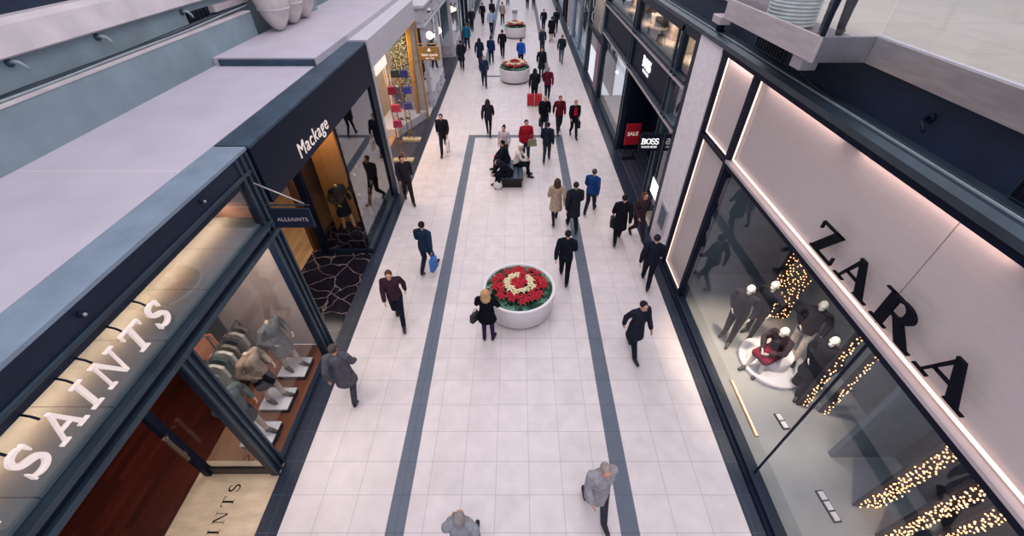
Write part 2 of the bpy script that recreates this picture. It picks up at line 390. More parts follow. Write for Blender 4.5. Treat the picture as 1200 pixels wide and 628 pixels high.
# ledge behind the letters and warm light over it
ab(tileledge := MB().box(-5.5, -4.52, -3, 6.2, 3.7, 3.8), 'ledge', tile_mat('grey_green_ledge', '#6c7e86', '#323e46', 0, 50, 1.52, 0.94, g=0.012, rough=0.6), A)
ab(MB().box(-5.56, -5.5, -3, 6.2, 3.7, 4.72), 'ledge_back', m_int_dark, A)
for y in (0.8, 2.4, 4.0, 5.5):
    area('transom_lamp', (-5.3, y, 4.04), 0.06, 1.5, 11, (1.0, 0.50, 0.27))
for i, (y, z) in enumerate(((2.86, 4.88), (5.0, 4.88))):
    t = thing('fascia_stud', ['dark round stud on the navy fascia, nearer the camera', 'dark round stud on the navy fascia, nearer the hanging sign'][i], 'stud', (-4.45, y, z), 0, 'studs on the navy fascia')
    MB().lathe([(0.03, 0), (0.03, 0.02), (0.018, 0.03), (0.018, .05)], n=16).build('base', m_black, t).rotation_euler = (0, PI/2, 0)
    MB().ball((0.06, 0, 0), 0.02).build('tip', m_steel, t)
# recess wall / interior
floorbox('floor', m_wood_red, -10.5, -5.95, -3, 6.35)
floorbox('floor', m_traver, -5.95, -4.44, -3, 3.55, 0.001)
floorbox('floor', m_wood_warm, -5.95, -4.44, 3.55, 6.35, 0.001)
struct('wall_shop_side', box('wall_shop_side', m_concrete, -6.8, -4.6, 6.36, 6.44, 0, 4.7))
struct('wall_shop_side', box('wall_shop_side', m_int_dark, -10.5, -6.8, 6.36, 6.44, 0, 4.7))
struct('wall_shop_back', box('wall_shop_back', m_int_dark, -10.6, -10.5, -3, 20, 0, 4.85))
struct('wall_shop_near', box('wall_shop_near', m_int_dark, -10.6, -4.5, -3.1, -3.0, 0, 5.0))
struct('ceiling', box('ceiling', m_int_dark, -10.6, -5.5, -3, 20, 4.72, 4.84))
area('shop_lamp', (-5.0, 4.8, 3.66), 0.6, 2.2, 60, SOFT)
spot('shop_lamp', (-5.0, 1.6, 3.6), (-5.2, 2.6, 0), 70, SOFT, 90)
area('shop_lamp', (-7.5, 2.5, 4.6), 2, 4, 34, (1, 0.8, 0.66))

# ---- letters
def ribbon(pts, ws):
    L = []; R = []
    n = len(pts)
    for i in range(n):
        a = Vector(pts[max(i-1, 0)]); b = Vector(pts[min(i+1, n-1)]); d = (b-a).normalized(); nn = Vector((-d.y, d.x)); p = Vector(pts[i])
        L.append(tuple(p+nn*ws[i]/2)); R.append(tuple(p-nn*ws[i]/2))
    out = []
    for i in range(n-1): out.append([L[i], L[i+1], R[i+1], R[i]])
    return out
def arc(cx, cy, rx, ry, a0, a1, n=14):
    return [(cx+rx*math.cos(math.radians(a0+(a1-a0)*i/n)), cy+ry*math.sin(math.radians(a0+(a1-a0)*i/n))) for i in range(n+1)]
def glyph(ch, bold):
    T = 0.155 if bold else 0.21   # thick stroke
    t = 0.06 if bold else 0.045 # thin stroke
    s = 0.045 if bold else 0.035  # serif height
    P = []
    def rect(x0, y0, x1, y1): P.append([(x0, y0), (x1, y0), (x1, y1), (x0, y1)])
    def serif(x, wd, top=False): rect(x-wd/2, 1-s if top else 0, x+wd/2, 1 if top else s)
    if ch == 'I': rect(.14, 0, .14+T, 1); serif(.14+T/2, .42); serif(.14+T/2, .42, True); return P, .5
    if ch == 'B':
        rect(.1, 0, .1+T*1.4, 1); rect(.0, 0, .34, s); rect(.0, 1-s, .34, 1)
        for cy, ry, rx in ((.755, .24, .22), (.27, .27, .27)):
            P.extend(ribbon(arc(.42, cy, rx, ry-t, 90, -90), [t + (T*1.3-t)*math.sin(PI*i/14) for i in range(15)])); rect(.2, cy+ry-t*1.6, .43, cy+ry-t*.5); rect(.2, cy-ry+t*.5, .43, cy-ry+t*1.6)
        return P, .84
    if ch == 'O':
        P.extend(ribbon(arc(.43, .5, .34, .44, 0, 360, 28), [t + (T*1.4-t)*abs(math.cos(2*PI*i/28)) for i in range(29)])); return P, .9
    if ch == 'L': rect(.12, 0, .12+T, 1); serif(.12+T/2, .4, True); rect(0, 0, .66, s); rect(.62, 0, .68, .28); return P, .72
    if ch == 'T': rect(.34, 0, .34+T, 1); serif(.34+T/2, .4); rect(.0, 1-t, .86, 1); rect(0, .76, .05, 1); rect(.81, .76, .86, 1); return P, .88
    if ch == 'N':
        rect(.1, 0, .1+t, 1); rect(.78, 0, .78+t, 1); P.append([(.08, 1), (.1+T, 1), (.78+t, 0), (.78+t-T*.9, 0)])
        serif(.13, .3); serif(.06+.03, .22, True); serif(.8, .34, True); return P, .98
    if ch == 'A':
        P.append([(.1, 0), (.1+t, 0), (.46+t*.5, .98), (.40, .98)]); P.append([(.36, 1), (.36+T*.7, 1), (.9, 0), (.9-T, 0)])
        rect(.22, .33, .66, .33+t); serif(.13, .3); serif(.82, .36); return P, 1.0
    if ch == 'Z':
        rect(.03, 1-t*1.3, .74, 1); P.append([(0, 0), (T*1.25, 0), (.76, 1), (.76-T*1.25, 1)]); rect(0, 0, .8, t*1.3)
        rect(.03, .74, .03+t, 1); rect(.8-t, 0, .8, .28); return P, .85
    if ch == 'R':
        rect(.13, 0, .13+T, 1); serif(.1, .22, True); serif(.13+T/2, .42)
        a = arc(.42, .745, .26, .24, 90, -90); P += ribbon(a, [t + (T-t)*math.sin(PI*i/14)**1.5 for i in range(15)])
        rect(.2, .985-t, .43, .985+0.01); rect(.2, .49, .45, .51+t*.5)
        P.append([(.42, .52), (.42+T, .52), (1.0, 0), (1.0-T*1.2, 0)]); rect(.78, 0, 1.06, s); return P, 1.08
    if ch == 'S':
        pts = arc(.33, .745, .25, .22, 40, 250, 12) + arc(.33, .265, .27, .23, 75, -140, 12)
        ws = [t + (T-t)*(math.sin(PI*min(1, i/24))**.8) for i in range(26)]
        P += ribbon(pts, ws); P.append([(.50, .98), (.56, .98), (.56, .72), (.52, .72)]); P.append([(.06, .28), (.1, .28), (.12, .02), (.06, .02)])
        return P, .66
    return P, .5
def put_glyph(ch, name, m, parent, X, y0, z0, h, wscale, side, bold, depth):
    # side -1: on the left wall, reads towards +y; +1: on the right wall, reads towards -y
    P, wd = glyph(ch, bold); mb = MB()
    for i, poly in enumerate(P):
        e = 0.0006*i
        mb.prism([(y0 + (-side)*px*h*wscale, z0+py*h) for px, py in poly], X-side*0, X-side*(depth+e), 'yz')
    o = ab(mb, name, m, parent); return o
LS = thing('fascia_sign', 'row of white raised serif letters before the lit glass transom, near left', 'sign', (-4.36, 2.5, 4.1))
for ch, y, wsc in (('L', 0.98, 1.0), ('S', 1.53, .95), ('A', 1.86, .9), ('I', 2.24, .88), ('N', 2.48, .9), ('T', 2.90, .9), ('S', 3.29, .92)):
    o = put_glyph(ch, 'letter', m_letter_white, LS, -4.36, y, 4.12, 0.35, wsc, -1, True, 0.04)
    br = MB().tube([(-4.36, y+0.08, 4.47), (-4.40, y+0.08, 4.52), (-4.5, y+0.08, 4.56)], 0.012)
    ab(br, 'bracket', m_black, LS)
# floor letters on the threshold
FS = thing('floor_lettering', 'dark serif letters inlaid in the beige threshold stone', 'lettering', (-5.2, 2.3, 0.002))
for ch, y in (('A', 2.06), ('I', 2.30), ('N', 2.47), ('T', 2.74), ('S', 2.99)):
    P, wd = glyph(ch, True); mb = MB()
    for poly in P: mb.prism([(-5.06-py*0.2, y+px*0.2) for px, py in poly], 0.002, 0.004, 'xy')
    ab(mb, 'letter', m_letter_black, FS)
# hanging blade sign
BS = thing('hanging_sign', 'small dark blade sign on a bracket beside the white-lettered shopfront', 'sign', (-4.4, 6.15, 3.6))
bd = ab(MB().box(-4.36, -3.65, 6.13, 6.17, 3.62, 4.02), 'board', m_navy, BS, 0.004)
ab(MB().box(-4.42, -3.62, 6.14, 6.16, 4.08, 4.10), 'arm', m_navy_hi, BS)
ab(MB().tube([(-4.41, 6.15, 4.52), (-3.70, 6.15, 4.12)], 0.012), 'stay', m_steel_pale, BS)
def text_mesh(body, size, extr, offset=0.0, shear=0.0, space=1.0):
    c = bpy.data.curves.new('t', 'FONT'); c.body = body; c.size = size; c.extrude = extr; c.offset = offset; c.shear = shear; c.space_character = space
    c.align_x = 'CENTER'; c.align_y = 'CENTER'
    o = bpy.data.objects.new('t', c); C.objects.link(o); bpy.context.view_layer.update()
    me = bpy.data.meshes.new_from_object(o.evaluated_get(bpy.context.evaluated_depsgraph_get()))
    bpy.data.objects.remove(o); me.materials.clear(); return me
def text(name, body, size, loc, rot, m, parent=None, **k):
    me = text_mesh(body, size, 0.006, **k); o = link(name, me, m, parent)
    off = Vector((0,0,0)); r = parent
    while r: off += Vector(r.location); r = r.parent
    o.location = Vector(loc)-off; o.rotation_euler = rot; return o
RL = (PI/2, 0, PI/2)    # faces +x, reads towards +y
RR = (PI/2, 0, -PI/2)   # faces -x, reads towards -y
RC = (PI/2, 0, 0)       # faces the camera
text('lettering', 'ALLSAINTS', 0.105, (-4.0, 6.125, 3.80), RC, m_steel_pale, bd, space=1.1)

# ------------------------------------------------------------------ dark shopfront with slanted letters (Mackage)
Bf = thing('shopfront', 'deep navy boxed shopfront with white lettering and large corner display window', 'shopfront', (-4.4, 9.9, 0))
ab(MB().box(-4.96, -4.40, 6.42, 13.35, 5.0, 5.06), 'coping', m_coping2, Bf, 0.008)
ab(MB().box(-4.95, -4.40, 6.42, 13.35, 3.98, 5.0), 'fascia', m_fascia_dark, Bf)
ab(MB().box(-4.75, -4.40, 12.9, 13.35, 0, 3.98), 'post', m_fascia_dark, Bf)
ab(MB().box(-4.75, -4.36, 13.35, 13.45, 0, 4.3), 'post', m_kw, Bf)
ab(MB().box(-4.58, -4.38, 9.85, 12.9, 0, 0.12), 'sill', m_navy, Bf)
ab(MB().box(-4.52, -4.40, 9.86, 12.9, 0.12, 0.2), 'sill', m_navy_hi, Bf)
ab(MB().box(-4.46, -4.45, 9.9, 12.9, 0.2, 3.98), 'window_pane', m_glass_hi, Bf)
ab(MB().box(-5.8, -4.46, 9.9, 9.91, 0.1, 3.98), 'return_pane', m_glass, Bf)
ab(MB().box(-5.95, -5.75, 9.82, 9.98, 0, 3.98), 'post', m_black, Bf)
ab(MB().box(-5.8, -4.40, 9.86, 9.95, 0, 0.12), 'sill', m_navy, Bf)
floorbox('floor', m_marble, -6.3, -4.44, 6.44, 9.9)
floorbox('floor', m_oak_floor, -10.5, -6.3, 6.44, 13.4)
floorbox('floor', m_marble, -6.3, -4.44, 9.9, 13.4)
struct('wall_shop_side', box('wall_shop_side', m_int_light, -10.5, -6.2, 13.35, 13.45, 0, 4.7))
struct('wall_shop_side', box('wall_shop_side', m_int_dark, -6.2, -4.6, 13.36, 13.45, 0, 4.7))
struct('ceiling', box('ceiling', m_int_dark, -6.3, -4.5, 6.5, 13.3, 3.98, 4.05))
o = MB().box(-5.75, -4.95, 10.75, 10.85, 0.15, 3.95).build('oak_panel', m_wood_oak); tag(o, 'honey oak panel standing behind the black coats in the window', 'wood panel')
o = MB().box(-6.3, -6.2, 10.0, 13.3, 0.0, 3.95).build('oak_partition', m_wood_dim); tag(o, 'long dark oak partition at the back of the corner display', 'wood panel')
o = MB().box(-5.5, -4.6, 10.05, 12.6, 0.0, 0.55).build('display_plinth', m_marble, bev=0.01); tag(o, 'low black marble display plinth under the coats', 'plinth')
area('shop_lamp', (-5.3, 10.3, 3.9), 0.9, 0.4, 22, (1.0, 0.72, 0.46))
area('shop_lamp', (-8.0, 9.5, 4.5), 2.5, 3, 90, SOFT)
spot('shop_lamp', (-5.2, 8.0, 3.9), (-5.4, 8.4, 0), 25, SOFT, 80)
MS = thing('fascia_sign', 'white lettering on the deep navy fascia box, left side', 'sign', (-4.39, 8.6, 4.2))
text('lettering', 'Mackage', 0.43, (-4.392, 8.62, 4.26), RL, m_letter_white, MS, offset=0.0, space=1.12)

# ------------------------------------------------------------------ white shopfront with handbag ladders
m_flower = mat('flower_wall', '#676a52', 0.8, var=0.3, scale=26, bump=1.0)
K = thing('shopfront', 'white fascia shopfront with gold ladders, handbags and a flower wall', 'shopfront', (-4.4, 17, 0))
ab(MB().box(-4.93, -4.38, 13.46, 20.4, 4.32, 5.08), 'fascia', m_kw, K, 0.01)
ab(MB().box(-4.45, -4.36, 20.3, 20.42, 0.0, 4.3), 'post', m_gold, K)
ab(MB().prism([(-5.45, 18.4), (-4.5, 20.7), (-5.0, 20.8), (-6.4, 20.8), (-6.4, 18.4)], 0.0, 0.35, 'xy'), 'window_base', m_kw, K)
gp = MB().prism([(-5.45, 18.4), (-4.52, 20.6), (-4.53, 20.61), (-5.46, 18.41)], 0.35, 4.3, 'xy'); ab(gp, 'window_pane', m_glass, K)
ab(MB().box(-5.55, -5.42, 18.32, 18.45, 0, 4.3), 'post', m_kw, K)
floorbox('floor', m_border_small, -5.6, -4.44, 13.45, 20.8, 0.002)
floorbox('floor', m_oak_floor, -10.5, -5.6, 13.45, 22)
struct('wall_shop_side', box('wall_shop_side', m_int_light, -10.5, -4.6, 20.8, 20.9, 0, 4.4))
struct('wall_shop_back', box('wall_shop_back', mat('warm_interior_wall', '#b98a66', 0.7), -8.6, -8.5, 13.45, 22, 0, 4.4))
o = MB().box(-5.75, -4.95, 20.55, 20.72, 1.5, 4.25).build('flower_wall', m_flower); tag(o, 'green and yellow blossom wall behind the slanted white shop window', 'flower wall')
mbf = MB()
for k in range(420):
    x = random.uniform(-5.72, -4.98); z = random.uniform(1.55, 4.2); mbf.ball((x, 20.53+random.uniform(-.03, .03), z), 0.045, n=6, m=4)
fl = mbf.build('blossoms', mat('pale_blossom', '#a8a180', 0.7, var=0.3, scale=9), o); fl['kind'] = 'stuff'
# golden drape / frame
gd = MB()
for k in range(6):
    gd.tube([(-4.78-0.03*k, 20.3+0.02*(k%2), 0.36), (-4.76-0.03*k, 20.27, 2.2), (-4.68-0.03*k, 20.33+0.03*(k%2), 4.25)], 0.026, 6)
tag(gd.build('golden_drape', m_goldpaint), 'golden yellow draped panel at the far edge of the handbag window', 'drape')
def ladder(x, y, w, zt, label):
    t = thing('display_ladder', label, 'display ladder', (x, y, 0), 0, 'gold handbag ladders')
    for s in (-1, 1): MB().tube([(s*w/2, 0, 0.1), (s*w/2, 0, zt)], 0.022).build('rail', m_gold, t)
    for k in range(9): MB().tube([(-w/2, 0, 0.4+k*0.42), (w/2, 0, 0.4+k*0.42)], 0.012).build('rung', m_gold, t)
    MB().box(-0.42, 0.42, -0.16, 0.16, 0, 0.1).build('base', mat('beige_base', '#a89a80', .6), t, 0.01); return t
ladder(-4.72, 15.95, 0.2, 4.1, 'nearer gold ladder carrying the red handbags')
ladder(-4.78, 18.0, 0.2, 4.1, 'farther gold ladder carrying the blue handbags')
def handbag_parts(t, col, w=0.34, h=0.26, dp=0.13, matname=None):
    m = mat(matname or 'leather_'+col.strip('#'), col, 0.45, var=0.05)
    MB().prism([(-w/2, 0), (w/2, 0), (w*0.42, h), (-w*0.42, h)], -dp/2, dp/2, 'xz').build('bag_body', m, t, 0.015)
    MB().tube([(-w*.25, 0, h), (-w*.22, 0, h+0.12), (0, 0, h+0.17), (w*.22, 0, h+0.12), (w*.25, 0, h)], 0.01, 6).build('handle', m, t)
def handbag(x, y, z, col, label, rz=0, sc=1.0, group=None):
    t = thing('handbag', label, 'handbag', (x, y, z), rz, group); t.scale = (sc, sc, sc); handbag_parts(t, col); return t
for x, y, z, c, l in ((-4.62, 15.85, 2.75, '#8c1f3c', 'crimson handbag hanging highest on the nearer gold ladder'), (-4.60, 15.85, 2.1, '#c23a56', 'pinkish red handbag in the middle of the nearer gold ladder'),
                      (-4.66, 15.85, 1.5, '#a83258', 'dark pink handbag lowest on the nearer gold ladder'), (-4.62, 17.9, 2.75, '#2a2c6a', 'dark blue handbag highest on the farther gold ladder'),
                      (-4.60, 17.9, 2.1, '#33378c', 'royal blue handbag in the middle of the farther gold ladder'), (-4.66, 17.9, 1.45, '#403a86', 'violet blue handbag lowest on the farther gold ladder'),
                      (-4.98, 17.9, 2.75, '#20323a', 'black-green handbag hanging beside the highest blue one')):
    handbag(x, y, z, c, l, 0.2, 1.05, 'handbags on the gold ladders')
o = MB().box(-4.45, -4.40, 13.75, 15.1, 4.0, 4.3).build('light_box', mat('small_lightbox', '#e6e2dc', 0.5, emit='#fff0dc', estr=0.5)); tag(o, 'small white light box sign above the warm shop doorway', 'sign')
area('shop_lamp', (-6.6, 16, 4.2), 2, 3.5, 190, WARM)
area('shop_lamp', (-5.6, 19.6, 4.2), 1, 1.2, 45, SOFT)
# garment rail builder
def garment_mb(w=0.42, h=0.75):
    mb = MB(); n = 10
    prof = [(-w/2, h*0.88), (-0.07, h), (0.07, h), (w/2, h*0.88), (w*0.52, h*0.45), (w*0.42, h*0.44), (w*0.36, h*0.7), (w*0.42, 0), (0.0, 0.02), (-w*0.42, 0), (-w*0.36, h*0.7), (-w*0.42, h*0.44), (-w*0.52, h*0.45)]
    return mb.prism(prof, -0.035, 0.035, 'xz')
garment_me = garment_mb().mesh('garment')
def clothes_rail(x, y, L, rz, z, cols, label, where):
    t = thing('clothes_rail', label, 'clothes rail', (x, y, 0), rz)
    MB().tube([(0, 0, z), (0, L, z)], 0.015).build('rail', m_dark_metal, t)
    for yy in (0, L): MB().tube([(0, yy, 0), (0, yy, z)], 0.015).build('upright', m_dark_metal, t); MB().box(-0.22, 0.22, yy-0.02, yy+0.02, 0, 0.03).build('foot', m_dark_metal, t)
    n = len(cols); c, s = math.cos(rz), math.sin(rz)
    for i, col in enumerate(cols):
        yy = L*(i+0.7)/(n+0.4)
        g = thing('hanging_garment', '%s garment hanging on the rail, %s' % (col[1], where), 'garment', (x - s*yy, y + c*yy, z-0.84), rz+random.uniform(-.15, .15), 'garments on the rail ' + where)
        link('cloth', garment_me, mat('cloth_'+col[0].strip('#'), col[0], 0.85, var=0.1), g, 0.012)
        MB().tube([(0, 0, 0.73), (0, 0, 0.82), (0.02, 0, 0.85)], 0.005, 6).build('hanger_hook', m_steel, g)
clothes_rail(-5.86, 4.45, 1.35, 0, 1.5, [('#6a6a6a', 'first, mid grey'), ('#b9b2a8', 'second, off-white'), ('#3b4a44', 'third, dark green'), ('#c9c4c0', 'fourth, pale grey'), ('#7c7068', 'fifth, taupe'), ('#2c3236', 'sixth, charcoal'), ('#a49a92', 'seventh, stone'), ('#5c5450', 'eighth, brown-grey')], 'dark steel clothes rail behind the three window mannequins', 'behind the window mannequins')
clothes_rail(-7.6, 15.2, 1.8, 0, 1.6, [('#5a2a2a', 'first, maroon'), ('#7a4a2c', 'second, tan'), ('#2c2024', 'third, black-brown'), ('#96382e', 'fourth, rust red'), ('#4a3a34', 'fifth, brown')], 'clothes rail inside the warm lit shop with the flower wall', 'inside the warm lit shop')
clothes_rail(-6.0, 5.15, 0.9, PI/2*0.92, 1.75, [('#b06a4a', 'first, copper'), ('#39322e', 'second, dark brown'), ('#8a5a44', 'third, russet')], 'short clothes rail against the pinkish concrete shop wall', 'by the pinkish concrete wall')

# ------------------------------------------------------------------ pale classical bay front
def bay(y0, y1, label, near_open=True):
    t = thing('bay_front', label, 'shopfront bay', (-4.4, (y0+y1)/2, 0))
    ab(MB().box(-5.4, -4.36, y0, y1, 0, 0.12), 'skirting', m_kw, t)
    ab(MB().box(-5.38, -4.40, y0+0.02, y1-0.02, 0.12, 0.78), 'base_panel', m_kw, t, 0.01)
    pm = MB()
    n = max(1, int((y1-y0)/1.4))
    for k in range(n):
        a = y0+0.25+(y1-y0-0.3)*k/n; b = a+(y1-y0-0.3)/n-0.2
        for q in ((a, a+0.05, .2, .7), (b-0.05, b, .2, .7), (a, b, .2, .25), (a, b, .65, .7)): pm.box(-4.42, -4.375, *q)
    for q in ((-5.2, -5.14, .2, .7), (-4.66, -4.6, .2, .7), (-5.2, -4.6, .2, .25), (-5.2, -4.6, .65, .7)): pm.box(q[0], q[1], y0-0.02, y0+0.04, q[2], q[3])
    ab(pm, 'moulding', m_kw, t)
    for xx, yy in ((-4.52, y0+0.1), (-5.3, y0+0.1), (-4.52, y1-0.12)): ab(MB().box(xx-0.1, xx+0.1, yy-0.1, yy+0.1, 0.78, 3.7), 'pilaster', m_kw, t, 0.008)
    ab(MB().box(-4.46, -4.45, y0+0.2, y1-0.2, 0.78, 3.7), 'window_pane', m_glass, t)
    ab(MB().box(-5.2, -4.6, y0+0.05, y0+0.06, 0.78, 3.7), 'return_pane', m_glass, t)
    ar = MB().tube([(-5.2, y0+0.04, 3.1)] + [(-4.9+0.3*math.cos(a), y0+0.04, 3.1+0.5*math.sin(a)) for a in [PI*(1-i/10) for i in range(11)]], 0.03, 6)
    ab(ar, 'arch', m_kw, t)
    return t
bay(22.2, 26.5, 'nearer pale panelled shop bay with arched side window, left')
bay(31.8, 36.4, 'farther pale panelled shop bay, left side beyond dark doorway')
t = thing('entablature', 'pale panelled cornice running over both classical shop bays', 'cornice', (-4.4, 29, 3.7))
ab(MB().box(-5.6, -4.34, 22.1, 36.5, 3.7, 3.8), 'lower_moulding', m_kw, t, 0.01)
ab(MB().box(-5.55, -4.38, 22.15, 36.45, 3.8, 4.5), 'frieze', m_kw, t)
ab(MB().box(-5.7, -4.28, 22.0, 36.6, 4.5, 4.62), 'cornice_moulding', m_kw, t, 0.01)
pm = MB()
for k in range(6):
    a = 22.5+k*2.35; b = a+2.0
    for q in ((a, a+.05, 3.92, 4.4), (b-.05, b, 3.92, 4.4), (a, b, 3.92, 3.97), (a, b, 4.35, 4.4)): pm.box(-4.39, -4.35, *q)
ab(pm, 'panel_moulding', m_kw, t)
ab(MB().box(-5.55, -4.5, 22.1, 22.16, 3.95, 4.35), 'end_panel', m_kw, t)
roofbox('ceiling', -7.45, -5.75, 20.4, 36.6, 4.55, 4.75)
roofbox('ceiling', -7.45, -4.9, 36.6, 60, 4.45, 4.6)
struct('wall_doorway', box('wall_doorway', m_black, -6.2, -6.1, 26.5, 31.8, 0, 4.5))
struct('wall_doorway', box('wall_doorway', m_int_dark, -6.2, -5.4, 26.48, 26.6, 0, 3.7))
struct('wall_bay_back', box('wall_bay_back', m_int_grey, -6.6, -6.5, 22, 26.5, 0, 4.5))
struct('wall_bay_back', box('wall_bay_back', m_int_grey, -6.6, -6.5, 31.8, 36.5, 0, 4.5))
struct('wall_gap', box('wall_gap', m_kw, -5.6, -5.5, 20.8, 21.9, 0, 4.5))
floorbox('floor', m_floor_mid, -6.5, -4.44, 20.8, 22.2, 0.002)
floorbox('floor', m_border_small, -6.5, -4.44, 22.2, 36.5, 0.002)
area('shop_lamp', (-5.6, 24.3, 3.6), 0.8, 2.5, 25, SOFT)
for i, (y, z, x) in enumerate(((25.2, 2.75, -4.75), (27.9, 2.45, -4.72), (35.0, 2.4, -4.75))):
    t = thing('globe_lamp', ['glowing round globe lamp inside the nearer pale bay', 'glowing round globe lamp beside the dark doorway', 'glowing globe lamp inside the farther pale bay'][i], 'lamp', (x, y, z), 0, 'globe lamps on the left')
    MB().ball((0, 0, 0), 0.2).build('globe', m_globe, t)
    MB().tube([(0, 0, 0.18), (0, 0, 1.2)], 0.012).build('stem', m_dark_metal, t)
    point('globe_light', (x+0.25, y, z), 12, (1, .8, .6))
# gold blade sign
t = thing('hanging_sign', 'gold hanging blade sign with a white spade mark, left side', 'sign', (-4.35, 20.2, 2.8))
gb = ab(MB().box(-4.36, -3.46, 20.18, 20.24, 2.8, 3.36), 'board', m_gold, t, 0.01)
ab(MB().tube([(-4.4, 20.21, 3.46), (-3.44, 20.21, 3.46)], 0.02), 'arm', m_gold, t)
text('lettering', 'kate spade', 0.17, (-3.91, 20.17, 3.03), RC, m_letter_white, gb, offset=0.002)
text('small_lettering', 'NEW YORK', 0.075, (-3.91, 20.17, 2.88), RC, m_letter_white, gb, offset=0.002)
sp = MB()
sp.ball((-3.95, 20.17, 3.21), .04, .01, .04, 10, 6); sp.ball((-3.87, 20.17, 3.21), .04, .01, .04, 10, 6); sp.prism([(-3.985, 3.22), (-3.835, 3.22), (-3.91, 3.31)], 20.16, 20.18, 'xz'); sp.prism([(-3.93, 3.15), (-3.89, 3.15), (-3.91, 3.22)], 20.16, 20.18, 'xz')
ab(sp, 'spade_mark', m_letter_white, gb)
o = thing('dome_camera', 'small white dome security camera on the pale cornice end', 'camera', (-4.3, 23.4, 4.2))
MB().lathe([(0.12, 0), (0.12, 0.06), (0.06, 0.1)]).build('housing', m_white, o); MB().ball((0, 0, 0), 0.085).build('dome', m_black, o)

# far left dark fronts
def far_front(side, y0, y1, m_f, m_w, label, z1=4.4):
    X = -4.4 if side < 0 else 4.35; s = side
    t = thing('shopfront', label, 'shopfront', (X, (y0+y1)/2, 0))
    ab(MB().box(X-0.04*s, X+0.5*s, y0, y1, z1-1.0, z1), 'fascia', m_f, t)
    ab(MB().box(X, X+0.3*s, y0, y0+0.35, 0, z1-1), 'post', m_f, t); ab(MB().box(X, X+0.3*s, y1-0.35, y1, 0, z1-1), 'post', m_f, t)
    ab(MB().box(X, X+0.2*s, (y0+y1)/2-0.08, (y0+y1)/2+0.08, 0, z1-1), 'mullion', m_f, t)
    ab(MB().box(X, X+0.2*s, y0, y1, 0, 0.2), 'sill', m_f, t)
    ab(MB().box(X+0.12*s, X+0.13*s, y0, y1, 0.2, z1-1), 'window_pane', m_glass_dark, t)
    ab(MB().box(X+1.4*s, X+1.5*s, y0, y1, 0, z1-0.8), 'display_back', m_w, t)
    return t
far_front(-1, 36.5, 43, m_navy, m_int_grey, 'dark navy shopfront after the farther pale bay, left')
far_front(-1, 43, 50, m_kw, m_int_light, 'pale distant shopfront on the left side')
far_front(-1, 50, 62, m_navy, m_int_dark, 'last dark shopfront at the far left')

# ------------------------------------------------------------------ right side: lit fascia shop (ZARA)
XR = 4.35
Z = thing('shopfront', 'large lit-panel shopfront with black serif letters, right', 'shopfront', (XR, 4, 0))
ab(MB().box(4.30, 4.50, -3, 8.0, 0, 0.12), 'sill', m_navy, Z, 0.01)
ab(MB().box(4.22, 4.34, -3, 9.6, 0, 0.05), 'kerb', m_black, Z)
ab(MB().box(4.33, 4.55, 7.88, 8.02, 0, 5.8), 'post', m_black, Z)
ab(MB().box(4.33, 4.50, 9.42, 9.53, 0, 5.8), 'post', m_black, Z)
ab(MB().box(4.34, 4.60, -3, 7.9, 3.90, 4.02), 'transom', m_black, Z)
ab(MB().box(4.30, 4.52, -3, 7.9, 4.02, 4.07), 'light_ledge', m_steel_pale, Z)
ab(MB().box(4.385, 4.395, -3, 3.26, 0.12, 3.9), 'window_pane', m_glass, Z)
ab(MB().box(4.385, 4.395, 3.30, 7.88, 0.12, 3.9), 'window_pane', m_glass_lo, Z)
ab(MB().box(4.38, 4.40, 3.262, 3.298, 0.12, 3.9), 'mullion', m_black, Z)
ab(MB().box(4.44, 4.5, -3, 3.42, 4.02, 5.78), 'fascia_panel', m_sign_panel, Z)
ab(MB().box(4.44, 4.5, 3.436, 7.88, 4.02, 5.78), 'fascia_panel', m_sign_panel, Z)
ab(MB().box(4.47, 4.52, 3.41, 3.44, 4.02, 5.78), 'panel_joint', mat('joint_grey', '#a39a9c', .6), Z)
ab(MB().box(4.44, 4.5, 8.02, 9.42, 4.05, 5.78), 'fascia_panel', m_sign_panel, Z)
ab(MB().box(4.44, 4.5, 8.02, 9.42, 0.1, 3.93), 'side_panel', m_sign_panel, Z)
ab(MB().box(4.34, 4.46, 8.02, 9.42, 3.93, 4.0), 'transom', m_black, Z)
ab(MB().box(4.34, 4.46, 8.02, 9.42, 0, 0.1), 'sill', m_black, Z)
leds = MB()
def led(y0, y1, z0, z1): return ab(MB().box(4.39, 4.415, y0, y1, z0, z1), 'light_strip', m_led, Z)
led(-3, 7.8, 4.10, 4.13); led(7.80, 7.825, 4.1, 5.72); led(8.08, 9.36, 4.06, 4.085); led(9.33, 9.355, 4.1, 5.7); led(9.33, 9.355, 0.2, 3.88); led(8.08, 9.36, 0.15, 0.175)
ab(MB().box(4.30, 4.33, -3, 9.5, 5.69, 5.78), 'top_rail', m_black, Z)
ab(MB().box(4.40, 4.43, -3, 7.85, 5.70, 5.715), 'light_strip', m_led2, Z)
for y in (0, 3.9, 6.5, 8.7): area('fascia_wash', (4.36, y, 5.66), 0.05, 2.2 if y < 8 else 1.2, 3.2, (1.0, .72, .62), (0, math.radians(-12), 0))
ZS = thing('fascia_sign', 'large black high-contrast serif letters on the lit pinkish fascia, right', 'sign', (4.30, 3.5, 4.27))
for ch, y, wsc in (('Z', 4.83, 1.45), ('A', 4.22, 1.5), ('R', 3.49, 1.5), ('A', 2.72, 1.5)):
    put_glyph(ch, 'letter', m_letter_black, ZS, 4.34, y, 4.26, 0.43, wsc, 1, False, 0.04)
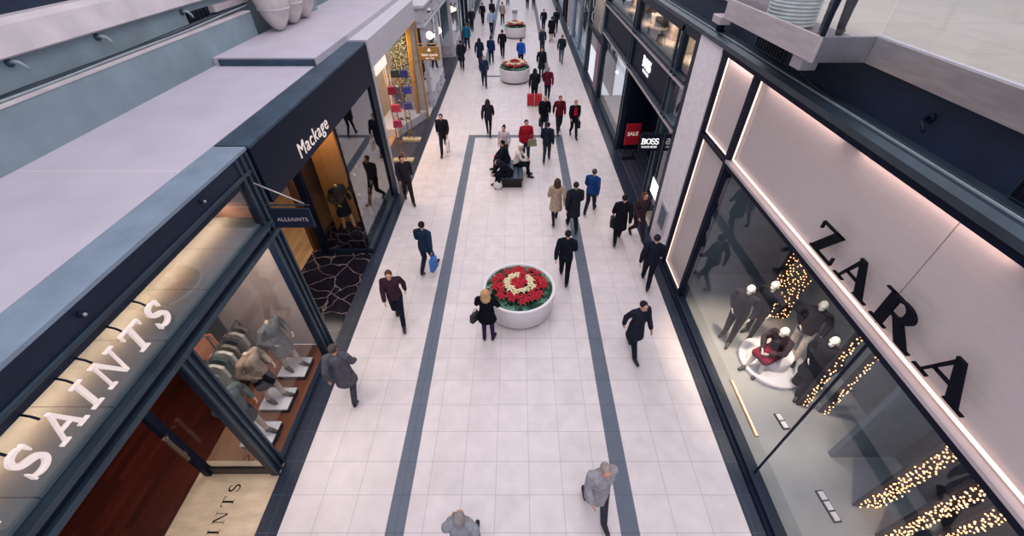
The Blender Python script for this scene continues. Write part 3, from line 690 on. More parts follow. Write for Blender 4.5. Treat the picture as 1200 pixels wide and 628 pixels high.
# stucco column, little plate
struct('wall_right_column', box('wall_right_column', m_stucco, 4.30, 4.8, 9.53, 10.85, 0, 5.8))
t = thing('wall_plate', 'small framed grey panel on the pale stucco column', 'wall panel', (4.30, 10.15, 1.1))
ab(MB().box(4.27, 4.30, 9.82, 10.5, 0.7, 1.52), 'frame', m_kw, t, 0.01); ab(MB().box(4.262, 4.27, 9.92, 10.4, 0.8, 1.42), 'plate', m_int_grey, t)
# cornice and upper wall
struct('trim_13', MB().prism([(4.24, 5.80), (4.22, 5.90), (4.30, 5.95), (4.62, 5.95), (4.62, 5.78), (4.30, 5.78)], -3, 40, 'xz').build('trim_13', m_navy_hi))
struct('trim_14', box('trim_14', m_cable, 4.36, 4.39, -3, 40, 5.95, 5.965))
struct('wall_right_upper', box('wall_right_upper', m_upwall, 4.60, 5.0, -3, 50, 5.8, 6.5))
struct('wall_right_upper', box('wall_right_upper', m_upwall, 4.60, 5.0, 13, 50, 6.5, 8.5))
struct('ceiling', box('ceiling', m_int_dark, 4.55, 12, -3, 9.5, 4.6, 4.75))
for i, (y0, y1) in enumerate(((7.75, 8.85), (2.6, 3.35))):
    t = thing('louvre_vent', ['dark louvred vent in the blue wall under the balcony corner', 'dark louvred vent grille in the blue wall at right edge'][i], 'vent', (4.6, (y0+y1)/2, 6.1))
    ab(MB().box(4.57, 4.6, y0, y1, 5.97, 6.2), 'frame', m_coping2, t); ab(MB().box(4.56, 4.575, y0+.04, y1-.04, 5.99, 6.18), 'backing', m_black, t)
    for k in range(10): ab(MB().box(4.55, 4.56, y0+0.06+k*(y1-y0)/10.5, y0+0.085+k*(y1-y0)/10.5, 5.99, 6.18), 'slat', m_dark_metal, t)
t = thing('wall_hook', 'dark curved pipe bracket on the blue wall under the steel balcony', 'bracket', (4.6, 4.55, 6.24))
MB().lathe([(0.05, 0), (0.05, 0.03), (0.02, 0.04)], n=16).build('flange', m_black, t).rotation_euler = (0, -PI/2, 0)
MB().tube([(0, 0, 0), (-0.08, 0, 0.0), (-0.13, -0.04, -0.03), (-0.16, -0.12, -0.05), (-0.17, -0.17, -0.09)], 0.02).build('pipe', m_black, t)
t = thing('security_camera', 'pale box security camera on a bracket at the far end of the balcony', 'camera', (4.32, 10.15, 6.14))
MB().box(-0.12, 0.12, -0.32, 0.1, 0, 0.15).build('housing', m_steel_pale, t, 0.015); MB().tube([(0.1, 0, 0), (0.14, 0.05, -0.18), (0.22, 0.1, -0.2)], 0.03).build('arm', m_black, t)
MB().ball((0.02, -0.1, -0.08), 0.09).build('joint', m_black, t)
t = thing('junction_box', 'small pale box under the steel balcony corner', 'box', (4.42, 6.95, 6.10))
MB().box(-0.09, 0.17, -0.15, 0.15, 0, 0.16).build('body', m_white, t, 0.01)
o = MB().tube([(4.42, 6.9, 6.10), (4.42, 6.7, 6.02), (4.42, 6.3, 5.98), (4.4, 5.5, 5.97), (4.4, 2.0, 5.97)], 0.012).build('cable', m_cable_dark); tag(o, 'thin dark cable dropping from the pale box under the balcony', 'cable')

# balcony
BL = thing('balcony_edge', 'brushed steel balcony edge with glass balustrade, upper right', 'balcony', (4.5, 5, 6.48))
def fasc(pts, m): 
    return ab(MB().prism(pts, 6.49, 6.79, 'xy'), 'edge_panel', m, BL, 0.006)
fasc([(4.46, -3), (4.56, -3), (4.56, 5.74), (4.46, 5.74)], m_steel)
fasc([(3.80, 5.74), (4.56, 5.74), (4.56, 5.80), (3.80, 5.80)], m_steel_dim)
fasc([(3.76, 5.74), (3.80, 5.74), (3.77, 8.56), (3.73, 8.56)], m_steel_pale)
fasc([(3.73, 8.56), (4.56, 8.56), (4.56, 8.62), (3.73, 8.62)], m_steel_pale)
fasc([(4.46, 8.62), (4.56, 8.62), (4.56, 13), (4.46, 13)], m_steel_pale)
ab(MB().box(4.47, 4.52, -3, 5.74, 6.79, 6.805), 'top_trim', m_kw, BL)
for y0, y1 in ((-3, 3.75), (3.78, 5.76)): ab(MB().box(4.50, 4.512, y0, y1, 6.79, 7.7), 'balustrade_pane', m_glass_clear, BL)
ab(MB().box(4.495, 4.517, 3.75, 3.78, 6.79, 7.7), 'pane_joint', m_black, BL)
ab(MB().box(3.82, 4.49, 5.76, 5.772, 6.79, 7.7), 'balustrade_pane', m_glass_clear, BL)
ab(MB().prism([(3.775, 5.78), (3.787, 5.78), (3.772, 7.2), (3.76, 7.2)], 6.79, 7.7, 'xy'), 'balustrade_pane', m_glass_clear, BL)
ab(MB().prism([(3.76, 7.22), (3.772, 7.22), (3.757, 8.55), (3.745, 8.55)], 6.79, 7.7, 'xy'), 'balustrade_pane', m_glass_clear, BL)
ab(MB().box(3.77, 3.81, 5.74, 5.79, 6.79, 7.72), 'corner_post', m_black, BL)
m_balc = tile_mat('balcony_floor_tile', '#b5a89c', '#6c6468', 5.1, 1.6, 0.2, 1.9, g=0.012)
struct('floor', box('floor', m_balc, 5.0, 16, -3, 18, 6.5, 6.55))
struct('floor', MB().prism([(3.82, 5.80), (4.57, 5.80), (4.57, -3), (5.0, -3), (5.0, 13), (4.57, 13), (4.57, 8.56), (3.78, 8.56)], 6.5, 6.55, 'xy').build('floor', mat('plum_brown_floor', '#6d5560', 0.4, var=0.08, scale=3, stretch=(1, 6, 1))))
t = thing('ribbed_pouf', 'round pale ribbed pouf behind the balcony glass', 'pouf', (4.42, 7.7, 6.55))
prof = []
for k in range(15): prof += [(0.345, 0.02+k*0.05), (0.375, 0.035+k*0.05), (0.375, 0.05+k*0.05)]
MB().lathe([(0.30, 0)] + prof + [(0.30, 0.80), (0, 0.82)], n=40).build('body', mat('pale_knit', '#d3dada', 0.8), t)

# Zara window interior
floorbox('floor', mat('pale_grey_screed', '#8f9194', 0.45, var=0.04, scale=1.5), 4.36, 12, -3, 9.5)
struct('wall_window_back', box('wall_window_back', m_int_grey, 7.3, 7.4, 3.7, 9.5, 0, 4.6))  # blue-grey brightened to stand in for the floor's reflection in the pane
struct('wall_window_back', box('wall_window_back', mat('charcoal_wall', '#2b3440', 0.7), 7.3, 7.4, -3, 3.7, 0, 4.6))
struct('wall_window_side', box('wall_window_side', m_int_grey, 4.52, 7.3, 8.9, 9.0, 0, 4.6))
o = MB().box(6.05, 7.3, 3.62, 3.72, 0, 3.9).build('display_partition', m_int_grey); tag(o, 'grey partition dividing the lit-panel shop window', 'partition')
t = thing('round_podium', 'low round pale podium under the seated mannequin', 'podium', (5.9, 5.8, 0.0))
MB().lathe([(0.0, 0), (0.72, 0), (0.72, 0.1), (0.70, 0.12), (0, 0.12)], n=48).build('lower_disc', m_white, t); MB().lathe([(0, .12), (0.34, 0.12), (0.34, 0.40), (0.32, 0.42), (0, .42)], n=48).build('upper_disc', m_white, t)
t = thing('wall_disc', 'large round grey wall disc with a white rim in the shop window', 'wall disc', (7.3, 6.5, 2.4))
MB().lathe([(0, 0), (0.9, 0), (0.9, 0.05), (0, 0.05)], n=48).build('disc', m_int_grey, t).rotation_euler = (0, -PI/2, 0)
MB().lathe([(0.9, 0.0), (0.96, 0.0), (0.96, 0.08), (0.9, 0.08), (0.9, 0.0)], n=48).build('rim', m_white, t).rotation_euler = (0, -PI/2, 0)
def fairy(x0, x1, y, z0, z1, n, label):
    t = thing('fairy_light_panel', label, 'light curtain', ((x0+x1)/2, y, z0), 0, 'fairy light panels in the right window')
    w = x1-x0; h = z1-z0
    MB().box(-w/2, w/2, 0.0, 0.04, 0, h).build('backing', m_panel_dark, t)
    me = MB().ball((0, 0, 0), 0.0125, n=8, m=6).mesh('bulb')
    pts = []; tries = 0
    while len(pts) < n and tries < 20000:
        tries += 1; p = (random.uniform(-w/2+.03, w/2-.03), random.uniform(.04, h-.04))
        if all((p[0]-q[0])**2+(p[1]-q[1])**2 > 0.0036 for q in pts): pts.append(p)
    pts.sort(key=lambda p: -p[1])
    for p in pts[:100]: link('bulb', me, m_bulb, t, loc=(p[0], random.uniform(-.06, -.02), p[1]))
    if len(pts) > 100:
        mb = MB()
        for p in pts[100:]: mb.ball((p[0], random.uniform(-.06, -.02), p[1]), 0.0125, n=8, m=6)
        q = mb.build('bulb_cluster', m_bulb, t); q['kind'] = 'stuff'
    wr = MB()
    for k in range(9):
        x = -w/2+.04+(w-.08)*k/8; wr.tube([(x+0.03*math.sin(j*1.7+k), -.015, h*j/12) for j in range(13)], 0.003, 4)
    wr.build('wire', m_dark_metal, t)
fairy(6.1, 6.95, 7.2, 0.0, 3.6, 300, 'sparkling fairy light panel behind the group of mannequins')
fairy(5.95, 6.16, 4.72, 0.0, 3.6, 75, 'narrow dim fairy light strip nearer the mannequins, by the glass joint')
fairy(6.34, 6.5, 4.55, 0.0, 3.6, 60, 'narrow dim fairy light strip next to the partition')
fairy(5.95, 6.45, 2.75, 0.0, 3.0, 190, 'upper left of the three sparkling panels, bottom right')
fairy(6.05, 6.55, 2.28, 0.0, 3.0, 190, 'middle one of the three sparkling panels, bottom right')
fairy(6.75, 7.25, 2.2, 0.0, 2.6, 150, 'lower right of the three sparkling panels, bottom right')
t = thing('floor_light_strip', 'glowing warm light strip on the window floor beside the glass', 'light strip', (4.8, 4.68, 0.0))
MB().box(-0.04, 0.04, -0.66, 0.66, 0, 0.03).build('channel', m_gold, t)
for k in range(34): MB().box(-0.018, 0.018, -0.64+k*0.038, -0.622+k*0.038, 0.03, 0.045).build('diode', m_led, t)
def floor_card(x, y, n, rz, label):
    t = thing('price_stand', label, 'price cards', (x, y, 0), rz)
    MB().box(-.07, .07, -.14*n/1.6, .14*n/1.6, 0, .03).build('base', m_black, t)
    for k in range(n): MB().box(-.05, .05, -.14*n/1.6+.02+k*.17, -.14*n/1.6+.16+k*.17, .03, .045).build('card', m_white, t)
floor_card(5.45, 4.35, 2, 0.1, 'two small white price cards on the window floor near the glass joint')
floor_card(5.50, 2.75, 3, 0.1, 'row of three white price cards by the sparkling panels')
spot('window_spot', (5.0, 6.6, 3.8), (5.1, 6.3, 0), 650, WARM, 55)
spot('window_spot', (5.4, 4.8, 3.8), (5.3, 5.0, 0), 420, (1, .8, .6), 60)
spot('window_spot', (4.75, 5.2, 3.85), (6.0, 5.8, 1.3), 150, (1, .88, .74), 50)
spot('window_spot', (4.75, 7.2, 3.85), (5.5, 6.4, 1.2), 90, (1, .88, .74), 50)
spot('window_spot', (5.2, 1.6, 3.8), (5.6, 2.2, 0), 260, WARM, 60)

# ------------------------------------------------------------------ right side: black shop (BOSS)
B = thing('shopfront', 'tall black steel shopfront with white sign and warm upper windows', 'shopfront', (XR, 17, 0))
ab(MB().box(4.30, 4.6, 10.86, 11.1, 0, 5.8), 'post', m_navy, B, 0.01)
for y in (12.2, 17.2, 23.3): ab(MB().box(4.33, 4.5, y-0.09, y+0.09, 0 if y != 12.2 else 0, 5.7), 'post', m_navy, B)
for y in (12.05, 12.35, 17.05, 17.35, 23.15): ab(MB().box(4.27, 4.33, y-0.025, y+0.025, 0, 5.6), 'post_fin', m_navy_hi, B)
for z in (3.38, 4.55): 
    ab(MB().box(4.33, 4.5, 11.1, 23.3, z-0.09, z+0.09), 'transom', m_navy, B)
    ab(MB().box(4.26, 4.33, 11.1, 23.3, z-0.10, z-0.05), 'transom_fin', m_steel_pale, B); ab(MB().box(4.26, 4.33, 11.1, 23.3, z+0.06, z+0.10), 'transom_fin', m_navy_hi, B)
ab(MB().box(4.33, 4.6, 11.1, 23.4, 5.55, 5.8), 'head', m_navy, B)
ab(MB().box(4.36, 4.42, 12.3, 23.2, 3.47, 4.46), 'sign_band', m_black, B)
for y0, y1 in ((11.1, 12.1), (12.3, 17.1), (17.3, 23.2)): ab(MB().box(4.40, 4.41, y0, y1, 4.64, 5.55), 'upper_pane', m_glass, B)
ab(MB().box(4.40, 4.41, 11.1, 12.1, 0.1, 4.46), 'window_pane', m_glass, B)
ab(MB().box(4.40, 4.41, 17.3, 23.2, 0.2, 3.3), 'window_pane', m_glass, B)
ab(MB().box(4.32, 4.5, 17.2, 23.3, 0, 0.2), 'sill', m_navy, B)
ab(MB().box(5.6, 5.7, 12.3, 17.1, 0, 3.3), 'rear_door', m_black, B)
ab(MB().box(4.5, 5.6, 12.22, 12.3, 0, 3.3), 'side_wall', m_black, B); ab(MB().box(4.5, 5.6, 17.1, 17.2, 0, 3.3), 'side_wall', m_black, B)
ab(MB().box(4.6, 5.6, 12.3, 17.1, 3.25, 3.3), 'soffit', m_black, B)
floorbox('floor', m_border_small, 4.36, 5.6, 12.2, 17.2, 0.002)
floorbox('floor', m_int_light, 4.36, 9, 17.2, 24, 0.002)
floorbox('floor', m_int_light, 4.36, 9, 9.6, 12.2, 0.002)
struct('wall_shop_back', box('wall_shop_back', m_int_grey, 6.2, 6.3, 17.2, 24, 0, 4.5))
struct('wall_shop_back', box('wall_shop_back', m_int_light, 6.2, 6.3, 10.9, 24, 4.5, 5.8))
struct('wall_shop_back', box('wall_shop_back', m_int_light, 6.2, 6.3, 10.9, 12.2, 0, 4.5))
struct('floor', box('floor', m_int_light, 4.45, 6.2, 10.9, 24, 4.46, 4.52))
struct('ceiling', box('ceiling', m_int_dark, 4.6, 6.4, 10.9, 24, 5.72, 5.8))
for y in (11.6, 13.4, 15.6, 18.6, 21.5):
    spot('shop_lamp', (4.9, y, 5.5), (6.1, y, 4.6), 150, WARM, 120)
area('window_lamp', (6.0, 3.0, 4.5), 1.5, 6, 60, (.8, .9, 1.0))
area('shop_lamp', (5.3, 20.2, 4.4), 1, 4, 55, (1, .88, .76)); area('shop_lamp', (5.3, 11.5, 4.3), .8, .8, 60, WARM)
for i, y in enumerate((13.2, 14.6, 16.2, 18.5, 20.5, 22.2)):
    o = MB().box(5.3, 5.9, y-0.35, y+0.35, 4.52, 4.52+0.35+0.2*(i % 3)).build('display_block', m_int_light if i % 2 else m_concrete, bev=0.02)
    tag(o, ['pale display block nearest the stucco column, upper window', 'pinkish display block second in the upper window row', 'pale display block left of the middle post, upper window', 'pinkish display block past the middle post, upper window', 'pale display block fifth in the upper window row', 'pinkish display block farthest in the upper window row'][i], 'display block', 'display blocks in the upper windows')
t = thing('wall_sign', 'white lit block letters on the black band over the doorway', 'sign', (4.35, 14.9, 3.7))
m_lit = mat('lit_white_letter', '#ffffff', 0.5, emit='#ffffff', estr=0.55)
yy = 15.45
for ch in 'BOSS':
    put_glyph(ch, 'letter', m_lit, t, 4.36, yy, 3.87, 0.32, 1.0, 1, True, 0.03); yy -= .32*(glyph(ch, True)[1]+.06)
text('small_lettering', 'HUGO BOSS', 0.14, (4.345, 14.93, 3.75), RR, m_lit, t, offset=0.0)
t = thing('hanging_sign', 'black blade sign with white bold letters projecting from the right', 'sign', (4.3, 12.0, 2.4))
gb = ab(MB().box(3.72, 4.34, 11.97, 12.03, 2.34, 2.86), 'board', m_black, t, 0.008)
xx = 3.76
for ch in 'BOSS':
    mb = MB(); P_, wd_ = glyph(ch, True)
    for i_, poly in enumerate(P_): mb.prism([(xx+px*.185, 2.56+py*.18) for px, py in poly], 11.97, 11.955-.0003*i_, 'xz')
    ab(mb, 'letter', m_lit, gb); xx += .185*(wd_-.05)
text('small_lettering', 'HUGO BOSS', 0.085, (4.03, 11.965, 2.47), RC, m_lit, gb, offset=0.0)
ab(MB().tube([(4.3, 12, 2.9), (3.74, 12, 2.9)], 0.012), 'arm', m_dark_metal, t)
t = thing('sale_stand', 'red sale poster on a slim black floor stand in the doorway', 'sign stand', (4.68, 16.2, 0), 0.12)
MB().box(-.3, .3, -.015, .015, .62, 1.5).build('poster', m_red_sign, t)
tt = text('lettering', 'SALE', 0.21, (4.68, 16.18, 1.08), (PI/2, 0, 0), m_letter_white, t, offset=0.004); tt.location = (0, -0.02, 1.08)
for s in (-1, 1): MB().tube([(s*.2, 0, 0), (s*.2, 0, .62)], .012).build('leg', m_dark_metal, t)
MB().box(-.3, .3, -.14, .14, 0, .02).build('foot', m_dark_metal, t)
t = thing('sparkle_lamp', 'small bright spotlight glinting in the window left of the doorway', 'lamp', (4.9, 21.6, 1.9))
MB().ball((0, 0, 0), 0.06).build('bulb', mat('bright_bulb', '#ffffff', emit='#ffd0a0', estr=40), t); MB().tube([(0, 0, .05), (0, 0, 1.4)], .01).build('stem', m_dark_metal, t)
o = MB().box(4.385, 4.395, 11.25, 12.0, 0.95, 1.45).build('lit_notice', mat('lit_notice', '#ffffff', emit='#ffffff', estr=0.6)); tag(o, 'small lit white notice in the narrow window beside the column', 'sign')

# farther right fronts
t = thing('shopfront', 'narrow black doorway with white handles past the tall shopfront', 'shopfront', (4.35, 26, 0))
ab(MB().box(4.32, 4.6, 23.4, 23.7, 0, 5.7), 'post', m_black, t); ab(MB().box(4.32, 4.6, 28.6, 28.9, 0, 5.7), 'post', m_navy_hi, t)
ab(MB().box(5.2, 5.3, 23.7, 28.6, 0, 5.7), 'rear_wall', m_black, t); ab(MB().box(4.33, 4.5, 23.7, 28.6, 2.6, 2.85), 'transom', m_black, t)
ab(MB().box(4.35, 4.4, 23.7, 25.0, 0.2, 2.6), 'poster_panel', mat('mauve_poster', '#8a6f7c', .6, var=.2), t)
ab(MB().box(4.33, 4.5, 23.7, 28.6, 0, 0.12), 'sill', m_navy, t)
for k in range(4):
    for y in (24.4, 27.2):
        q = MB().tube([(4.4, y, 3.0+k*.65), (4.3, y+.1, 3.15+k*.65), (4.3, y+.1, 3.45+k*.65), (4.4, y, 3.6+k*.65)], .03, 6); ab(q, 'handle', m_kw, t)
far_front(1, 28.9, 37.4, m_coping, m_int_light, 'grey framed shop window with a lone dark-suited mannequin', 5.4)
far_front(1, 37.4, 41, m_kw, m_concrete, 'pale narrow shopfront after the grey framed window, right', 5.2)
far_front(1, 41, 46, m_dark_metal, mat('warm_shop_glow', '#b08a6a', .6), 'brown distant shopfront on the right', 5.0)
far_front(1, 46, 62, m_navy, m_int_grey, 'last dark shopfront at the far right', 5.0)
area('shop_lamp', (5.0, 33, 4.2), .8, 6, 70, SOFT); area('shop_lamp', (5.0, 43, 3.8), .8, 5, 60, WARM)
struct('wall_right_roof', box('wall_right_roof', m_upwall, 4.75, 8, 29, 62, 5.45, 5.75))

# ------------------------------------------------------------------ planters with poinsettias
def bract_mb(r, n, zc, lift, rot=0.0, w=0.42, layers=1):
    mb = MB()
    for L in range(layers):
        rr = r*(1-0.32*L); 
        for k in range(n):
            a = rot + 2*PI*(k+0.5*L)/n + random.uniform(-.12, .12); c, s = math.cos(a), math.sin(a); ww = rr*w
            z0 = zc+0.02*L
            pts = [(0.01, 0, z0), (rr*.45, ww*.5, z0+lift*.7), (rr*.5, 0, z0+lift*.45), (rr*.45, -ww*.5, z0+lift*.7), (rr, 0, z0+lift*.2 - .01)]
            vs = [(x*c-y*s, x*s+y*c, z) for x, y, z in pts] + [(x*c-y*s, x*s+y*c, z-.004) for x, y, z in pts]
            mb.add(vs, [(0,2,1), (0,3,2), (1,2,4), (2,3,4), (5,6,7), (5,7,8), (6,9,7), (7,9,8), (0,1,6,5), (1,4,9,6), (4,3,8,9), (3,0,5,8)])
    return mb
brme = [bract_mb(0.15, 6, 0.14, 0.035, layers=2).mesh('bracts') for _ in range(4)]
lfme = [bract_mb(0.15, 6, 0.09, 0.02, w=.55).mesh('leaves') for _ in range(3)]
ste = MB().tube([(0, 0, 0), (0.005, 0, 0.14)], 0.008, 6).mesh('stem')
grme = []
for _ in range(4):
    mb = MB()
    for j in range(7):
        q = bract_mb(0.085, 5, 0.07+random.uniform(0, .07), .03, random.uniform(0, 6), w=.6); dx, dy = random.uniform(-.07, .07), random.uniform(-.07, .07)
        mb.add([(x+dx, y+dy, z) for x, y, z in q.v], q.f)
    grme.append(mb.mesh('foliage'))
def planter(x, y, r, h, label, where, detail=True):
    t = thing('round_planter', label, 'planter', (x, y, 0), 0, 'round white planters')
    MB().lathe([(0.0, 0), (r*.84, 0), (r*.84, .08), (0, .08)], n=64).build('recessed_base', m_dark_metal, t)
    MB().lathe([(0, .08), (r*.90, .08), (r*.93, .1), (r, h-.03), (r, h-.01), (r-.012, h), (r-.07, h), (r-.085, h-.02), (r-.09, h-.12), (0, h-.12)], n=64).build('bowl', m_planter, t)
    MB().lathe([(0, 0), (r-.09, 0), (r-.09, .05), (r*.5, .09), (0, .10)], cz=h-.12, n=40).build('soil', m_soil, t)
    zt = h-.07
    sc = 1.0 if detail else 1.6
    rings = [(0.0, 1, 'r'), (.14, 6, 'r'), (.30, 14, 'w'), (.45, 14, 'r'), (.60, 19, 'r')] if detail else [(0.0, 1, 'r'), (.2, 6, 'r'), (.40, 10, 'w'), (.58, 12, 'r')]
    names = {'r': ('red poinsettia head amid other red ones in the ', 'red poinsettias in the ', m_redfl), 'w': ('cream poinsettia head of the pale ring in the ', 'cream poinsettias in the ', m_whfl)}
    for rr, n, kd in rings:
        for k in range(n):
            a = 2*PI*k/n + rr*9 + random.uniform(-.12, .12); q = rr*(r/.93) + random.uniform(-.02, .02)
            kind = kd
            if kd == 'w' and detail and 50 < math.degrees(a) % 360 < 95: kind = 'r'
            lab, grp, m = names[kind]
            f = thing('poinsettia', lab + where, 'flower', (x+q*math.cos(a), y+q*math.sin(a), zt+(.04 if detail else .22)*(1-rr/.8)+(0.02 if kd == 'w' else 0)), random.uniform(0, 6), grp + where)
            f.scale = (sc*random.uniform(.85, 1.1),)*3; f.rotation_euler[0] = random.uniform(-.25, .25); f.rotation_euler[1] = random.uniform(-.25, .25)
            link('bracts', random.choice(brme), m, f)
            if detail: link('leaves', random.choice(lfme), m_leaf, f); link('stem', ste, m_leaf, f)
    n = 34 if detail else 22
    for ring, nn in (((.685, n), (.765, n)) if detail else ((.74, n),)):
        for k in range(nn):
            a = 2*PI*(k+.5*(ring > .75))/nn + random.uniform(-.05, .05); q = ring*(r/.93)*.985
            f = tag(link('edging_plant', random.choice(grme), m_leaf if random.random() < .5 else m_leaf2), 'small leafy green plant in the outer ring of the ' + where, 'plant', 'green edging plants in the ' + where)
            f.location = (x+q*math.cos(a), y+q*math.sin(a), zt-(.085 if detail else .04)); f.rotation_euler = (0, 0, random.uniform(0, 6)); f.scale = (sc*random.uniform(.75, 1.0),)*2 + (sc*.8,)
planter(0.05, 7.62, 0.93, 0.74, 'nearest round white planter, the woman standing at its rim', 'nearest white planter')
planter(-0.14, 26.6, 0.92, 0.78, 'middle round white planter of red and cream flowers', 'middle white planter', False)
planter(-0.14, 37.9, 0.88, 0.78, 'farthest round white planter of red flowers', 'farthest white planter', False)
t = thing('totem_stand', 'slim white information stand with grey slanted top beyond the planters', 'stand', (-0.2, 41, 0))
MB().box(-.2, .2, -.15, .15, .05, 1.2).build('body', m_white, t, .01); MB().box(-.28, .28, -.22, .22, 0, .05).build('base', m_int_grey, t)
MB().prism([(-.22, 1.2), (.24, 1.3), (.24, 1.34), (-.22, 1.24)], -.24, .24, 'yz').build('top_plate', m_int_grey, t)

# ------------------------------------------------------------------ people
def make_remesh(name, caps, balls, voxel, folds=0.0, cones=()):
    mb = MB()
    for p, q, r1, r2 in caps:
        p = Vector(p); q = Vector(q); d = q-p
        n = max(2, int(d.length/max(0.02, min(r1, r2)*0.6))); n = min(n, 14)
        mb.tube([p+d*i/n for i in range(n+1)], [r1+(r2-r1)*i/n for i in range(n+1)], 12)
        mb.ball(p, r1*.995, n=12, m=8); mb.ball(q, r2*.995, n=12, m=8)
    for b in balls: mb.ball(b[0], b[1], b[2], b[3], n=20, m=14)
    for c in cones: mb.add(c[0], c[1], True)
    me = mb.mesh(name); o = bpy.data.objects.new('tmp', me); C.objects.link(o)
    m = o.modifiers.new('r', 'REMESH'); m.mode = 'VOXEL'; m.voxel_size = voxel; m.use_smooth_shade = True
    s = o.modifiers.new('s', 'SMOOTH'); s.factor = .5; s.iterations = 3
    bpy.context.view_layer.update()
    dg = bpy.context.evaluated_depsgraph_get(); out = bpy.data.meshes.new_from_object(o.evaluated_get(dg))
    bpy.data.objects.remove(o); out.name = name; out.materials.clear()
    if folds:
        for v in out.vertices:
            n_ = noise.noise(Vector((v.co.x*9, v.co.y*9, v.co.z*5)))*.6 + noise.noise(v.co*22)*.4
            v.co += v.normal*n_*folds
    out.polygons.foreach_set('use_smooth', [True]*len(out.polygons)); out.update(); return out
def ell_loft(sections, n=20):
    # sections: (cx, cy, z, rx, ry) -> closed loft
    vs = []; fs = []
    for cx, cy, z, rx, ry in sections:
        for k in range(n):
            a = 2*PI*k/n; vs.append((cx+rx*math.cos(a), cy+ry*math.sin(a), z))
    for i in range(len(sections)-1):
        for k in range(n): k2 = (k+1) % n; fs.append((i*n+k, i*n+k2, (i+1)*n+k2, (i+1)*n+k))
    fs.append(tuple(range(n-1, -1, -1))); fs.append(tuple((len(sections)-1)*n+k for k in range(n)))
    return vs, fs
def pose(kind):
    # figure faces -y; x>0 is its left side
    P = dict(pel=(0, 0, .94), chest=(0, -.01, 1.28), neck=(0, -.01, 1.46), head=(0, -.03, 1.60))
    P['sh'] = {1: (.185, 0, 1.41), -1: (-.185, 0, 1.41)}; P['hip'] = {1: (.09, 0, .92), -1: (-.09, 0, .92)}
    P['toe'] = {}
    if kind == 'walk_a' or kind == 'walk_b':
        f = 1 if kind == 'walk_a' else -1
        P['kn'] = {f: (.09*f, -.17, .51), -f: (-.085*f, -.03, .49)}
        P['an'] = {f: (.085*f, -.33, .09), -f: (-.085*f, .27, .17)}
        P['toe'] = {f: (.10*f, -.50, .06), -f: (-.09*f, .14, .035)}
        P['el'] = {f: (.245*f, .13, 1.15), -f: (-.235*f, -.07, 1.14)}
        P['wr'] = {f: (.255*f, .14, .92), -f: (-.215*f, -.24, .97)}
        for k in ('chest', 'neck', 'head'): P[k] = (0, P[k][1]-.03, P[k][2])
    elif kind in ('stand', 'phone', 'display'):
        P['kn'] = {1: (.09, -.01, .50), -1: (-.10, -.03, .50)}; P['an'] = {1: (.10, .02, .08), -1: (-.115, .0, .08)}
        P['toe'] = {1: (.13, -.15, .04), -1: (-.15, -.16, .04)}
        P['el'] = {1: (.24, .02, 1.14), -1: (-.24, .02, 1.14)}; P['wr'] = {1: (.23, -.08, .90), -1: (-.23, -.08, .90)}
        if kind == 'phone':
            P['el'] = {1: (.25, -.09, 1.17), -1: (-.25, -.09, 1.17)}; P['wr'] = {1: (.10, -.27, 1.33), -1: (-.09, -.27, 1.32)}
        if kind == 'display':
            P['el'] = {1: (.29, .06, 1.17), -1: (-.27, .06, 1.17)}; P['wr'] = {1: (.27, -.10, .98), -1: (-.16, -.06, .98)}
            P['kn'] = {1: (.11, -.10, .50), -1: (-.09, 0, .50)}; P['an'] = {1: (.12, -.16, .08), -1: (-.10, .05, .08)}; P['toe'] = {1: (.15, -.33, .04), -1: (-.12, -.12, .04)}
    elif kind == 'sit' or kind == 'sit_bent':
        P['pel'] = (0, .02, .55); P['hip'] = {1: (.09, 0, .54), -1: (-.09, 0, .54)}
        P['chest'] = (0, -.08, .88); P['neck'] = (0, -.11, 1.06); P['head'] = (0, -.16, 1.20)
        P['sh'] = {1: (.185, -.09, 1.01), -1: (-.185, -.09, 1.01)}
        P['kn'] = {1: (.12, -.44, .53), -1: (-.12, -.43, .52)}; P['an'] = {1: (.13, -.42, .08), -1: (-.13, -.50, .08)}; P['toe'] = {1: (.14, -.59, .04), -1: (-.15, -.67, .04)}
        P['el'] = {1: (.25, -.22, .80), -1: (-.25, -.22, .80)}; P['wr'] = {1: (.10, -.40, .70), -1: (-.10, -.38, .70)}
        if kind == 'sit_bent':
            P['chest'] = (0, -.22, .82); P['neck'] = (0, -.34, .94); P['head'] = (0, -.45, 1.01)
            P['sh'] = {1: (.185, -.30, .90), -1: (-.185, -.30, .90)}; P['el'] = {1: (.25, -.42, .68), -1: (-.25, -.42, .68)}; P['wr'] = {1: (.12, -.60, .55), -1: (-.12, -.60, .55)}
    return P
CACHE = {}
def lerp(a, b, t): return tuple(a[i]+(b[i]-a[i])*t for i in range(3))
